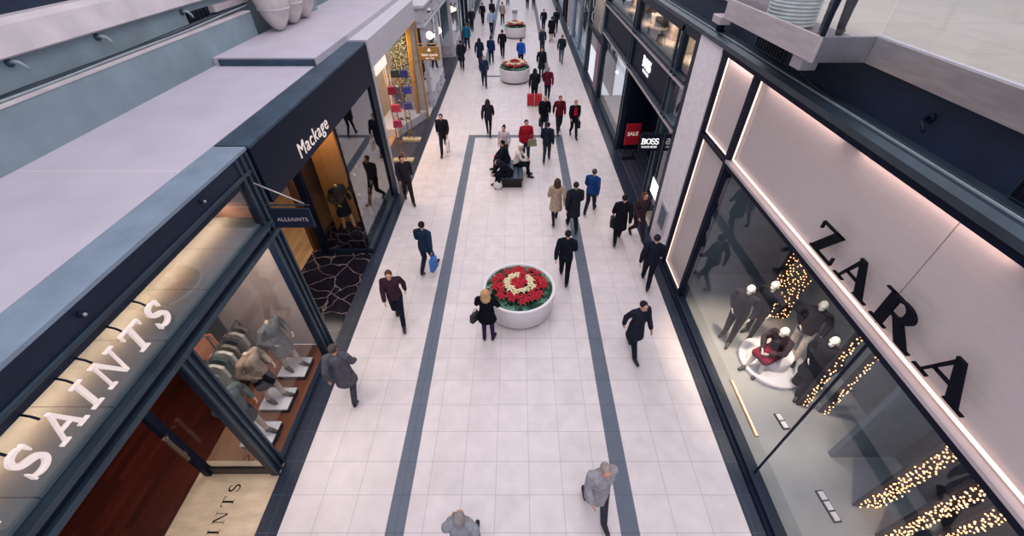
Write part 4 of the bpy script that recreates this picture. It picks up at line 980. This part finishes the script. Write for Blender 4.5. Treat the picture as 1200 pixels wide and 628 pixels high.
def trunk(P, grow, z_low=None, flare=0, top=True):
    pel, ch, nk = P['pel'], P['chest'], P['neck']
    up = Vector(nk)-Vector(pel); L = up.length; w = up.normalized(); v = Vector((1, 0, 0)); f = v.cross(w)
    secs = [(-.06, .13, .10), (0.0, .165, .115), (.10, .155, .108), (.22, .135, .10), (.34, .155, .115), (.42, .165, .115), (.475, .15, .09), (.51, .085, .065)]
    sc = L/.52; vs = []; fs = []; n = 20
    for s_, rx, ry in secs:
        t = max(0, min(1, s_*sc/L)); c = Vector(pel)*(1-t)+Vector(nk)*t
        if s_ < 0: c = Vector(pel)+w*s_
        mid = Vector(ch) - (Vector(pel)*.35+Vector(nk)*.65); c += mid*math.sin(PI*t)*.7
        for k in range(n):
            a = 2*PI*k/n; vs.append(c + v*math.cos(a)*(rx+grow) - f*math.sin(a)*(ry+grow))
    m = len(secs)
    for i in range(m-1):
        for k in range(n): k2 = (k+1) % n; fs.append((i*n+k, i*n+k2, (i+1)*n+k2, (i+1)*n+k))
    fs.append(tuple(range(n-1, -1, -1))); fs.append(tuple((m-1)*n+k for k in range(n)))
    return vs, fs
def hand_caps(el, wr, side, caps, balls):
    e = Vector(el); w_ = Vector(wr); d = (w_-e).normalized(); inn = Vector((-side, 0, 0)); inn = (inn - d*inn.dot(d)).normalized(); s = d.cross(inn).normalized()
    if s.y > 0: s = -s   # thumb side faces forward
    for k in range(4):
        off = s*(.030-.020*k); ln = (.070, .078, .072, .058)[k]
        b = w_+d*.085+off; caps.append((w_+d*.02+off*.7, b, .0125, .0115))
        m = b+d*ln*.5+inn*.010; caps.append((b, m, .0095, .0085)); caps.append((m, m+d*ln*.38+inn*.022, .0085, .0075))
    tb = w_+d*.03+s*.030; tm = tb+d*.038+s*.026+inn*.012; caps.append((tb, tm, .013, .011)); caps.append((tm, tm+d*.032+s*.004+inn*.012, .0105, .009))
def body_mesh(kind, head=True, fingers=True):
    key = ('body', kind, head)
    if key in CACHE: return CACHE[key]
    P = pose(kind); caps = []; balls = []
    for s in (1, -1):
        caps += [(lerp(P['chest'], P['sh'][s], .6), P['sh'][s], .06, .056), (P['sh'][s], P['el'][s], .052, .041), (P['el'][s], P['wr'][s], .040, .027)]
        hand_caps(P['el'][s], P['wr'][s], s, caps, balls)
        caps += [(P['hip'][s], P['kn'][s], .085, .055), (P['kn'][s], lerp(P['kn'][s], P['an'][s], .3), .054, .056), (lerp(P['kn'][s], P['an'][s], .3), P['an'][s], .056, .036), (P['an'][s], P['toe'][s], .040, .030)]
    nk, hd = Vector(P['neck']), Vector(P['head'])
    if head:
        caps.append((nk-Vector((0, -.01, .05)), hd-Vector((0, -.015, .05)), .055, .050))
        balls += [(hd+Vector((0, .012, .025)), .077, .096, .092), (hd+Vector((0, -.022, -.035)), .056, .068, .075)]
        caps += [(hd+Vector((0, -.082, .02)), hd+Vector((0, -.102, -.018)), .009, .014)]   # nose
        caps += [(hd+Vector((-.022, -.082, -.052)), hd+Vector((.022, -.082, -.052)), .009, .009)]   # lips
        caps += [(hd+Vector((-.04, -.078, .035)), hd+Vector((.04, -.078, .035)), .012, .012)]   # brow
        balls += [(hd+Vector((s*.077, .01, -.005)), .012, .02, .03) for s in (1, -1)]
    else: caps.append((nk-Vector((0, -.01, .05)), nk+Vector((0, 0, .05)), .06, .052))
    me = make_remesh('body', caps, balls, .0065, 0, [trunk(P, 0)]); CACHE[key] = me; return me
def cloth_mesh(kind, typ):
    key = (typ, kind)
    if key in CACHE: return CACHE[key]
    P = pose(kind); caps = []; cones = []; balls = []
    sit = kind.startswith('sit')
    if typ in ('jacket', 'coat', 'top', 'puffer', 'short_coat'):
        g = {'short_coat': .03, 'jacket': .028, 'coat': .032, 'top': .016, 'puffer': .05}[typ]
        cones.append(trunk(P, g))
        for s in (1, -1):
            caps += [(lerp(P['neck'], P['sh'][s], .45), P['sh'][s], .052+g*.6, .050+g*.7), (P['sh'][s], P['el'][s], .052+g*.8, .043+g*.8), (P['el'][s], lerp(P['el'][s], P['wr'][s], .95), .043+g*.8, .034+g*.6)]
        if typ != 'top': caps.append((Vector(P['neck'])-Vector((.03, .0, .03)), Vector(P['neck'])+Vector((.03, .01, .0)), .065, .06))
        if not sit:
            px, py, pz = P['pel']
            if typ == 'coat': cones.append(ell_loft([(px, py, pz+.08, .175, .135), (px, py-.01, pz-.10, .20, .165), (px, py-.02, pz-.36, .225, .20)]))
            elif typ == 'short_coat': cones.append(ell_loft([(px, py, pz+.08, .175, .135), (px, py-.01, pz-.08, .205, .17), (px, py-.02, pz-.22, .235, .20)]))
            else: cones.append(ell_loft([(px, py, pz+.08, .15+g, .105+g), (px, py, pz-.10, .165+g, .125+g)]))
        fold = .010 if typ != 'top' else .006
    elif typ in ('trousers', 'tights', 'wide'):
        g = {'trousers': .018, 'tights': .006, 'wide': .034}[typ]
        cones.append(ell_loft([(P['pel'][0], P['pel'][1], P['pel'][2]-.09, .13+g, .10+g), (P['pel'][0], P['pel'][1], P['pel'][2]+.06, .15+g, .11+g)]))
        for s in (1, -1):
            lo = lerp(P['kn'][s], P['an'][s], .93)
            caps += [(P['hip'][s], P['kn'][s], .087+g, .057+g), (P['kn'][s], lo, .057+g, (.040 if typ != 'wide' else .062)+g)]
        fold = .007 if typ != 'tights' else 0
    elif typ == 'skirt':
        px, py, pz = P['pel']
        if sit: cones.append(trunk(P, .0)); [caps.append((P['hip'][s], P['kn'][s], .11, .10)) for s in (1, -1)]; caps.append((P['kn'][1], P['kn'][-1], .09, .09)); cones.pop(0)
        else: cones.append(ell_loft([(px, py, pz+.10, .145, .11), (px, py-.01, pz-.12, .19, .16), (px, py-.02, pz-.36, .21, .19)]))
        fold = .008
    me = make_remesh(typ, caps, balls, .0125, fold, cones); CACHE[key] = me; return me
def shoe_mesh(kind, s, boot=False):
    key = ('shoe', kind, s, boot)
    if key in CACHE: return CACHE[key]
    P = pose(kind); a = Vector(P['an'][s]); t = Vector(P['toe'][s]); d = (t-a); heel = a - Vector((d.x, d.y, 0)).normalized()*.035 + Vector((0, 0, -.045))
    heel.z = max(.028, heel.z)
    caps = [(heel, t, .036, .036), (a, t, .052, .038), (a, heel, .05, .036)]
    if boot: caps.append((a, lerp(P['an'][s], P['kn'][s], .35), .05, .056))
    me = make_remesh('shoe', caps, [], .009); CACHE[key] = me; return me
def hair_mesh(kind, style):
    key = ('hair', kind, style)
    if key in CACHE: return CACHE[key]
    h = Vector(pose(kind)['head']); caps = []; balls = [(h+Vector((0, .028, .040)), .086, .098, .090)]
    if style == 'long':
        for k in range(9):
            a = PI*(k/8); x = .078*math.cos(a); y = .035+.062*math.sin(a)
            caps.append((h+Vector((x, y, .03)), h+Vector((x*1.15, y+.02, -.12)), .034, .036)); caps.append((h+Vector((x*1.15, y+.02, -.12)), h+Vector((x*1.0, y+.03, -.24-.02*(k % 2))), .036, .020))
    elif style == 'bun': balls.append((h+Vector((0, .09, .12)), .045, .045, .042))
    elif style == 'cap': balls.append((h+Vector((0, .0, .07)), .092, .115, .062)); 
    elif style == 'hood': balls.append((h+Vector((0, .035, .0)), .108, .115, .13))
    me = make_remesh('hair', caps, balls, .010, .005 if style in ('long', 'bun', 'short') else 0); CACHE[key] = me; return me
m_skin = mat('skin', '#c99a84', .55, var=.03); m_eye = mat('eye', '#1a1414', .2)
m_mann = mat('mannequin_white', '#e0d6cc', .35, var=.01)
eye_me = MB().ball((0, 0, 0), .0095, n=8, m=6).mesh('eye')
def clothm(c): return mat('fabric_'+c.strip('#'), c, .9, var=.09, scale=12, bump=.2, spec=.12)
def person(x, y, rz, kind, top, topc, leg, legc, hair, hairc, label, sc=1.0, shoec='#15151c', z=0.0, skin=None, cat='person', name='person', boots=False, headless=False, eyes=False, inner=None, group=None):
    t = thing(name, label, cat, (x, y, z), rz, group); t.scale = (sc, sc, sc)
    link('body', body_mesh(kind, not headless), skin or m_skin, t)
    if top: link({'top': 'shirt', 'puffer': 'puffer_jacket', 'short_coat': 'coat'}.get(top, top), cloth_mesh(kind, top), clothm(topc), t)
    if leg:
        for l in (leg if isinstance(leg, (list, tuple)) else [leg]):
            c = legc if not isinstance(legc, dict) else legc[l]; link({'wide': 'trousers'}.get(l, l), cloth_mesh(kind, l), clothm(c), t)
    if hair: link({'cap': 'cap', 'hood': 'hood'}.get(hair, 'hair'), hair_mesh(kind, hair), clothm(hairc), t)
    for s in (1, -1): link('shoe', shoe_mesh(kind, s, boots), mat('shoe_'+shoec.strip('#'), shoec, .45), t)
    if eyes:
        h = Vector(pose(kind)['head'])
        for s in (1, -1): link('eye', eye_me, m_eye, t, loc=h+Vector((s*.030, -.084, .012)))
    if inner:
        P = pose(kind); c = Vector(P['chest']); me = MB().prism([(-.075, -.18), (.075, -.18), (.06, .17), (-.06, .17)], 0, .03, 'xz'); o = me.build('open_shirt_front', clothm(inner), t, .01); o.location = c+Vector((0, -.16, -.02))
    return t
AWAY = PI; TOWARD = 0.0
def hold_bag(x, y, rz, side, kind, col, label, w=.34, h=.3, dz=-.52, sc=1.0):
    P = pose(kind); wr = Vector(P['wr'][side]); d = (wr-Vector(P['el'][side])).normalized(); p = wr+d*.10
    c, s = math.cos(rz), math.sin(rz)
    t = thing('handbag' if h < .32 else 'shopping_bag', label, 'bag', (x + (p.x*c-p.y*s)*sc, y + (p.x*s+p.y*c)*sc, max(.03, (p.z-h-.15)*sc)), rz+PI/2)
    handbag_parts(t, col, w, h, .12); return t

# woman at the planter, back to the camera, phone in both hands
X_, Y_ = -.70, 6.52; RW = AWAY-.12
person(X_, Y_, RW, 'phone', 'short_coat', '#0d0f1b', 'tights', '#33214f', 'long', '#c39a70', 'person in black coat and purple tights taking a picture at the nearest planter', .97, '#1a1018', eyes=True)
P = pose('phone'); wr = (Vector(P['wr'][1])+Vector(P['wr'][-1]))/2+Vector((0, -.06, .07)); wr *= .97; c, s = math.cos(RW), math.sin(RW)
t = thing('phone', 'white phone held up by the woman in purple tights', 'phone', (X_+wr.x*c-wr.y*s, Y_+wr.x*s+wr.y*c, wr.z-.04), RW)
MB().box(-.038, .038, -.005, .005, -.02, .13).build('case', m_white, t, .004); MB().box(-.034, .034, .005, .007, -.01, .12).build('screen', m_black, t)
handbag(X_-.27, Y_-.04, .74, '#14161c', 'black handbag hanging at the left elbow of the woman by the planter', .9, .85)

# (x, y, facing, pose, top, colour, legs, colour, hair, colour, label)
folk = [
 (-2.98, 7.14, 0.2, 'walk_a', 'jacket', '#3a2530', 'trousers', '#181b28', 'short', '#5a3a30', 'person in dark plum jacket striding left of the nearest planter'),
 (-2.56, 9.02, 2.9, 'walk_b', 'jacket', '#1f3048', 'trousers', '#232838', 'short', '#2a2024', 'person in navy jacket with a blue bag, left walkway'),
 (-3.53, 4.92, 3.3, 'walk_a', 'coat', '#55545e', 'trousers', '#3e404a', 'short', '#4a4244', 'person in grey coat walking beside the near left shop window'),
 (-3.09, 16.66, 0.0, 'walk_b', 'jacket', '#1b1c26', 'trousers', '#22242e', 'short', '#3a2a26', 'person in black jacket carrying a white bag, left walkway'),
 (-3.89, 12.88, 0.4, 'walk_a', 'jacket', '#2a2530', 'trousers', '#2a2126', 'short', '#3c2a26', 'person beside the navy corner display window, dark top, walking'),
 (-1.30, 18.42, 3.1, 'walk_a', 'jacket', '#23252f', 'tights', '#15161e', 'long', '#3a2c28', 'long-haired person in charcoal jacket behind the bench'),
 (2.70, 6.19, 0.35, 'walk_b', 'coat', '#232533', 'trousers', '#1d2030', 'short', '#2a2430', 'person in dark coat striding right of the nearest planter'),
 (3.56, 8.41, 2.8, 'walk_a', 'jacket', '#1c2030', 'trousers', '#161a26', 'short', '#2b2a34', 'person in dark blue beside the lit side panels'),
 (3.13, 10.36, 3.0, 'walk_b', 'coat', '#15161f', 'trousers', '#14151d', 'short', '#251f24', 'person in long black coat before the pale stucco column'),
 (3.79, 10.70, 0.3, 'walk_a', 'jacket', '#3d2c30', 'trousers', '#2e2a34', 'long', '#5a4038', 'brown-haired person in brown jacket close to the stucco column'),
 (1.31, 8.58, 3.0, 'walk_a', 'jacket', '#161a28', 'trousers', '#14161f', 'short', '#22232c', 'person in black just right of the nearest planter'),
 (1.26, 11.44, 3.2, 'walk_b', 'coat', '#b09a86', 'tights', '#26242c', 'long', '#4a3830', 'person in beige coat on the inner edge of the right stripe'),
 (1.79, 11.05, 3.2, 'walk_a', 'coat', '#20232e', 'trousers', '#191b26', 'short', '#2e2a2c', 'person in charcoal coat next to the one in beige'),
 (2.48, 12.05, 2.7, 'walk_b', 'jacket', '#1f3f78', 'trousers', '#252a38', 'short', '#4a4a4c', 'person in bright navy blue jacket right of the stripe'),
 (1.21, 15.87, 3.0, 'walk_b', 'jacket', '#1e2636', 'trousers', '#353a46', 'short', '#26262e', 'person in slate jacket passing right of the bench'),
 (1.25, 18.9, 0.0, 'walk_a', 'coat', '#10131f', 'trousers', '#3c4254', 'short', '#a89484', 'grey-haired person in black jacket and blue jeans, left of the maroon pair'),
 (1.93, 18.9, 0.1, 'walk_b', 'jacket', '#5c1626', 'trousers', '#232532', 'short', '#7a3030', 'person in dark maroon jacket between two people in black'),
 (2.57, 18.42, 0.1, 'walk_a', 'jacket', '#141420', 'trousers', '#171a26', 'short', '#a07c6c', 'person in open black jacket over a bright red shirt'),
 (0.36, 15.95, 0.1, 'stand', 'jacket', '#a01c2c', 'trousers', '#2c3a4c', 'short', '#241c1c', 'person in red jacket standing behind the bench with shoulder bag'),
 (1.33, 2.75, 0.2, 'walk_a', 'coat', '#9b979e', 'trousers', '#3a3a46', 'short', '#9a8e8c', 'person in pale grey coat on the right at the bottom edge'),
 (-0.80, 1.98, 3.1, 'walk_b', 'jacket', '#8f9099', 'trousers', '#2c3a4c', 'short', '#8c8484', 'person in grey jacket cut off by the bottom edge'),
 (-3.08, 42.5, 3.1, 'walk_a', 'jacket', '#171a28', 'trousers', '#171a24', 'short', '#2a2222', 'dark-clad person far back beside the left stripe'),
 (-2.26, 43.25, 3.1, 'walk_b', 'jacket', '#20242e', 'trousers', '#1c202c', 'short', '#2a2222', 'dark-clad person far back at the inner side of the left stripe'),
 (-3.84, 40.1, 0.0, 'walk_a', 'jacket', '#242638', 'trousers', '#1c1e2a', 'short', '#a88a78', 'pale-haired person hugging the far left shopfronts'),
 (-3.66, 33.7, 3.1, 'walk_b', 'jacket', '#1f6a8c', 'trousers', '#1a1e2e', 'short', '#6a4a40', 'person in teal blue jacket near the farther pale bay'),
 (-3.56, 28.8, 3.2, 'walk_a', 'coat', '#20222c', 'trousers', '#191a24', 'short', '#2a2426', 'person in dark coat outside the dark doorway, left'),
 (-2.44, 29.5, 3.1, 'walk_a', 'coat', '#1f2a40', 'trousers', '#1a2030', 'long', '#332a2c', 'long-haired person in navy coat left of the broad-backed walker'),
 (-1.73, 30.1, 3.1, 'walk_b', 'jacket', '#1c2c54', 'trousers', '#18203a', 'short', '#2a2428', 'person in royal navy jacket in the middle of the left group'),
 (-2.14, 38.9, 3.1, 'walk_a', 'jacket', '#9cb4d4', 'trousers', '#20242e', 'short', '#3a3030', 'person in pale blue jacket far back'),
 (-1.02, 31.6, 3.1, 'walk_a', 'jacket', '#161824', 'trousers', '#141722', 'short', '#241f22', 'person in black left of the farthest planter'),
 (-1.31, 42.5, 3.1, 'walk_b', 'jacket', '#a4978e', 'trousers', '#2a2c34', 'cap', '#a02838', 'person in tan jacket and red hat far back'),
 (-1.92, 25.5, 0.1, 'walk_a', 'jacket', '#22304c', 'trousers', '#232a3e', 'short', '#5a5858', 'person in dark blue left of the middle planter'),
 (0.24, 29.2, 3.1, 'walk_b', 'jacket', '#1f56b0', 'trousers', '#1c2238', 'short', '#5a3f36', 'person in bright blue shirt right behind the middle planter'),
 (0.92, 22.7, 3.1, 'walk_a', 'jacket', '#181b26', 'trousers', '#181a22', 'long', '#2a2222', 'person in black pulling the red suitcases'),
 (1.64, 23.1, 3.1, 'walk_b', 'jacket', '#5e1c30', 'trousers', '#18243c', 'short', '#a08c80', 'person in maroon sweater right of the red suitcases'),
 (1.48, 27.0, 0.0, 'walk_b', 'coat', '#20222c', 'tights', '#17181f', 'short', '#2e2626', 'person in dark coat right of the middle planter'),
 (1.79, 32.7, 0.0, 'walk_a', 'jacket', '#2c3444', 'trousers', '#2a2e3c', 'long', '#3a2c2a', 'long-haired person in slate jacket on the right stripe'),
 (2.96, 30.3, 3.0, 'walk_a', 'jacket', '#1e2e34', 'trousers', '#6a7078', 'short', '#6a6060', 'person in dark green top and grey trousers, right walkway'),
 (2.22, 39.8, 0.0, 'walk_b', 'jacket', '#1a2233', 'trousers', '#1c2436', 'short', '#3a2e2e', 'person in dark suit beyond the right stripe'),
 (3.25, 39.5, 3.1, 'walk_a', 'jacket', '#1b2232', 'trousers', '#1a1f2c', 'short', '#2b2424', 'taller of the pair walking by the far right shops'),
 (2.66, 36.3, 3.1, 'walk_b', 'coat', '#16181f', 'tights', '#b08a7c', 'short', '#241e20', 'person in black coat with bare legs by the far right shops'),
 (-2.79, 53, 3.1, 'walk_a', 'jacket', '#1f2230', 'trousers', '#1a1d28', 'short', '#2a2424', 'person at the very top left of the walkway'),
 (-1.01, 52, 3.1, 'walk_b', 'jacket', '#171a26', 'trousers', '#151823', 'short', '#2a2424', 'person at the very top of the walkway left of the centre'),
 (1.06, 50, 3.1, 'walk_a', 'jacket', '#2c3040', 'trousers', '#232736', 'short', '#2a2424', 'left one of the pair at the very top of the walkway'),
 (1.68, 50, 3.1, 'walk_b', 'jacket', '#222636', 'trousers', '#5c5450', 'short', '#2a2424', 'right one of the pair at the very top of the walkway'),
]
for f in folk:
    x, y, rz, kd, tp, tc_, lg, lc, hr, hc, lab = f
    red = 'red shirt' in lab
    person(x, y, rz, kd, tp, tc_, lg, lc, hr, hc, lab, random.uniform(.96, 1.03), eyes=(y < 20 and (rz < 1)), inner='#c01828' if red else None)
hold_bag(-2.56, 9.02, 2.9, -1, 'walk_b', '#2f6cb8', 'bright blue bag carried by the person in navy, left walkway', .34, .40)
hold_bag(-3.09, 16.66, 0.0, 1, 'walk_b', '#e4dede', 'white shopping bag carried on the left walkway', .36, .42)
hold_bag(2.57, 18.42, .1, 1, 'walk_a', '#101018', 'black bag of the person in the red shirt', .3, .30)
hold_bag(3.13, 10.36, 3.0, 1, 'walk_b', '#1b1b22', 'black bag of the person in the long black coat', .3, .30)
hold_bag(1.25, 18.9, 0, -1, 'walk_a', '#14161e', 'dark bag of the grey-haired person in jeans', .3, .30)
hold_bag(2.66, 36.3, 3.1, -1, 'walk_b', '#14161e', 'black bag of the bare-legged person by the far right shops', .3, .30)
handbag(.60, 15.86, .72, '#8a8268', 'olive canvas shoulder bag of the person in red by the bench', 0.1, 1.15)
def suitcase(x, y, label):
    t = thing('suitcase', label, 'suitcase', (x, y, 0), 0, 'red suitcases')
    m = mat('red_luggage', '#b01a2c', .4, var=.05)
    MB().box(-.19, .19, -.12, .12, .05, .62).build('shell', m, t, .04)
    MB().tube([(-.09, .1, .6), (-.09, .1, .92), (.09, .1, .92), (.09, .1, .6)], .01, 6).build('handle', m_dark_metal, t)
    for sx in (-.14, .14):
        for sy in (-.07, .07): MB().ball((sx, sy, .03), .03, n=10, m=6).build('wheel', m_black, t)
suitcase(.72, 22.35, 'left one of the two red suitcases'); suitcase(1.12, 22.35, 'right one of the two red suitcases')
person(4.72, 7.05, 2.5, 'stand', 'jacket', '#1a2030', 'trousers', '#141a2c', 'short', '#2a2424', 'person in dark trousers standing behind the balcony glass', z=6.55)

# bench and the people on it
t = thing('bench', 'black slatted bench in the middle of the walkway', 'bench', (-.2, 14.45, 0))
MB().box(-.42, .42, -.75, .75, .34, .42).build('seat', m_dark_metal, t, .01)
for k in range(5): MB().box(-.40+k*.165, -.26+k*.165, -.75, .75, .42, .445).build('slat', m_coping2, t, .004)
for sy in (-.6, .6): MB().box(-.38, .38, sy-.05, sy+.05, 0, .34).build('leg', m_dark_metal, t, .006)
person(-.28, 13.95, -1.35, 'sit_bent', 'coat', '#0e1220', 'trousers', '#10131d', 'hood', '#2a2a38', 'person in black bending forward at the near end of the bench', eyes=False)
person(-.02, 14.75, 1.45, 'sit', 'top', '#d6ccc4', 'trousers', '#171923', 'cap', '#e0d8d2', 'person in white hoodie and cap seated on the right of the bench', eyes=False)
person(-.42, 15.02, -1.6, 'sit', 'puffer', '#161b26', 'trousers', '#151822', 'short', '#171a22', 'person in black puffer jacket seated on the left of the bench')
person(-.52, 15.75, -.3, 'stand', 'top', '#c6b8c0', 'trousers', '#23252f', 'bun', '#17161e', 'person with hair bun and pale top behind the bench', .93)
t = thing('plastic_bag', 'crumpled white bag on the floor before the bench', 'bag', (-.72, 13.72, 0))
MB().ball((0, 0, .14), .17, .14, .15).build('sack', m_white, t); MB().tube([(-.05, 0, .26), (0, 0, .36), (.05, 0, .26)], .012, 6).build('handle', m_white, t)
t = thing('clutch', 'small pink pouch on the lap of the person in the puffer jacket', 'pouch', (-.80, 14.98, .66))
MB().box(-.09, .09, -.06, .06, 0, .07).build('body', mat('pink_leather', '#c0405a', .5), t, .015)

# ------------------------------------------------------------------ mannequins
def mannequin(x, y, rz, kind, top, topc, leg, legc, label, z=0.0, sc=1.04, headless=False, grp='mannequins in the right window', shoec='#101018', m=None):
    return person(x, y, rz, kind, top, topc, leg, legc, None, None, label, sc, shoec, z, m or m_mann, 'mannequin', 'mannequin', headless=headless, group=grp)
TW = -PI/2*.8
mannequin(5.15, 6.55, TW+.4, 'display', 'jacket', '#1c1c26', 'trousers', '#14141c', 'white mannequin in dark patterned jacket, leftmost in the window')
mannequin(5.75, 6.68, TW+.2, 'display', 'top', '#15151d', 'tights', '#15151d', 'white bald mannequin in sleek black behind the seated one')
mannequin(5.78, 5.75, TW+.1, 'sit', 'jacket', '#2a2026', 'skirt', '#6a1830', 'white mannequin seated on the podium in a dark red skirt', z=.0)
mannequin(6.35, 5.95, TW+.5, 'display', 'jacket', '#2c262e', 'trousers', '#b0a8a4', 'white mannequin in leather jacket and pale trousers', z=.12)
mannequin(6.15, 5.1, TW+.2, 'display', 'coat', '#14151e', 'wide', '#1c1d27', 'white mannequin in black coat and wide trousers by the glass joint')
mannequin(5.75, 1.72, TW-.5, 'display', 'coat', '#12131c', 'trousers', '#cfc8c4', 'white mannequin in black coat before the sparkling panels', sc=.98)
for i, (x, y, rz, tc_, sk, lab) in enumerate(((-5.12, 4.02, 1.2, '#4c5654', '#1a1c22', 'headless mannequin in grey-green top on the nearest white plinth'), (-5.12, 4.80, 1.3, '#8f7a68', '#12131a', 'headless mannequin in tan jacket and black skirt on the middle plinth'), (-5.08, 5.60, 1.2, '#5d6062', '#3a3c40', 'headless mannequin in long grey coat on the farthest plinth'))):
    t = thing('display_plinth', ['nearest white square plinth in the left shop window', 'middle white square plinth in the left shop window', 'farthest white square plinth in the left shop window'][i], 'plinth', (x+.05, y, 0), 0, 'white mannequin plinths')
    MB().box(-.29, .29, -.25, .25, 0.004, .12).build('body', m_dark_metal, t); MB().box(-.30, .30, -.26, .26, .12, .15).build('top', m_white, t, .005)
    mannequin(x, y, rz, 'display', 'coat' if i == 2 else 'jacket', tc_, 'skirt', sk, lab, .15, 1.0, True, 'mannequins in the left shop window', '#3a2c28', mat('mannequin_beige', '#b9a48f', .4))
for i, (x, y) in enumerate(((-5.15, 10.35), (-4.8, 11.0), (-4.9, 11.5))):
    mannequin(x, y, 1.0, 'display', 'coat', ['#10131a', '#16121a', '#1a1418'][i], 'tights', '#b98a5c', ['headless mannequin in black coat at the window corner by the oak panel', 'headless mannequin in black coat, middle of the navy corner display', 'headless mannequin in black coat, deepest in the navy corner display'][i], .55, 1.0, True, 'coat mannequins in the navy shopfront', '#2a2020', m_gold)
mannequin(4.75, 34.9, -1.0, 'stand', 'coat', '#151a26', 'trousers', '#161b28', 'gold-headed mannequin in dark suit in the far right window', .2, 1.0, False, None, '#101018', m_goldpaint)
mannequin(-5.1, 24.3, 1.0, 'display', 'coat', '#3a2c30', 'trousers', '#1e1c22', 'mannequin in dark coat inside the nearer pale bay', .78, .95, False, None)
mannequin(-5.45, 19.6, 1.0, 'display', 'coat', '#232c44', 'skirt', '#1a2234', 'mannequin in navy coat before the blossom wall', .35, 1.0, True, None)
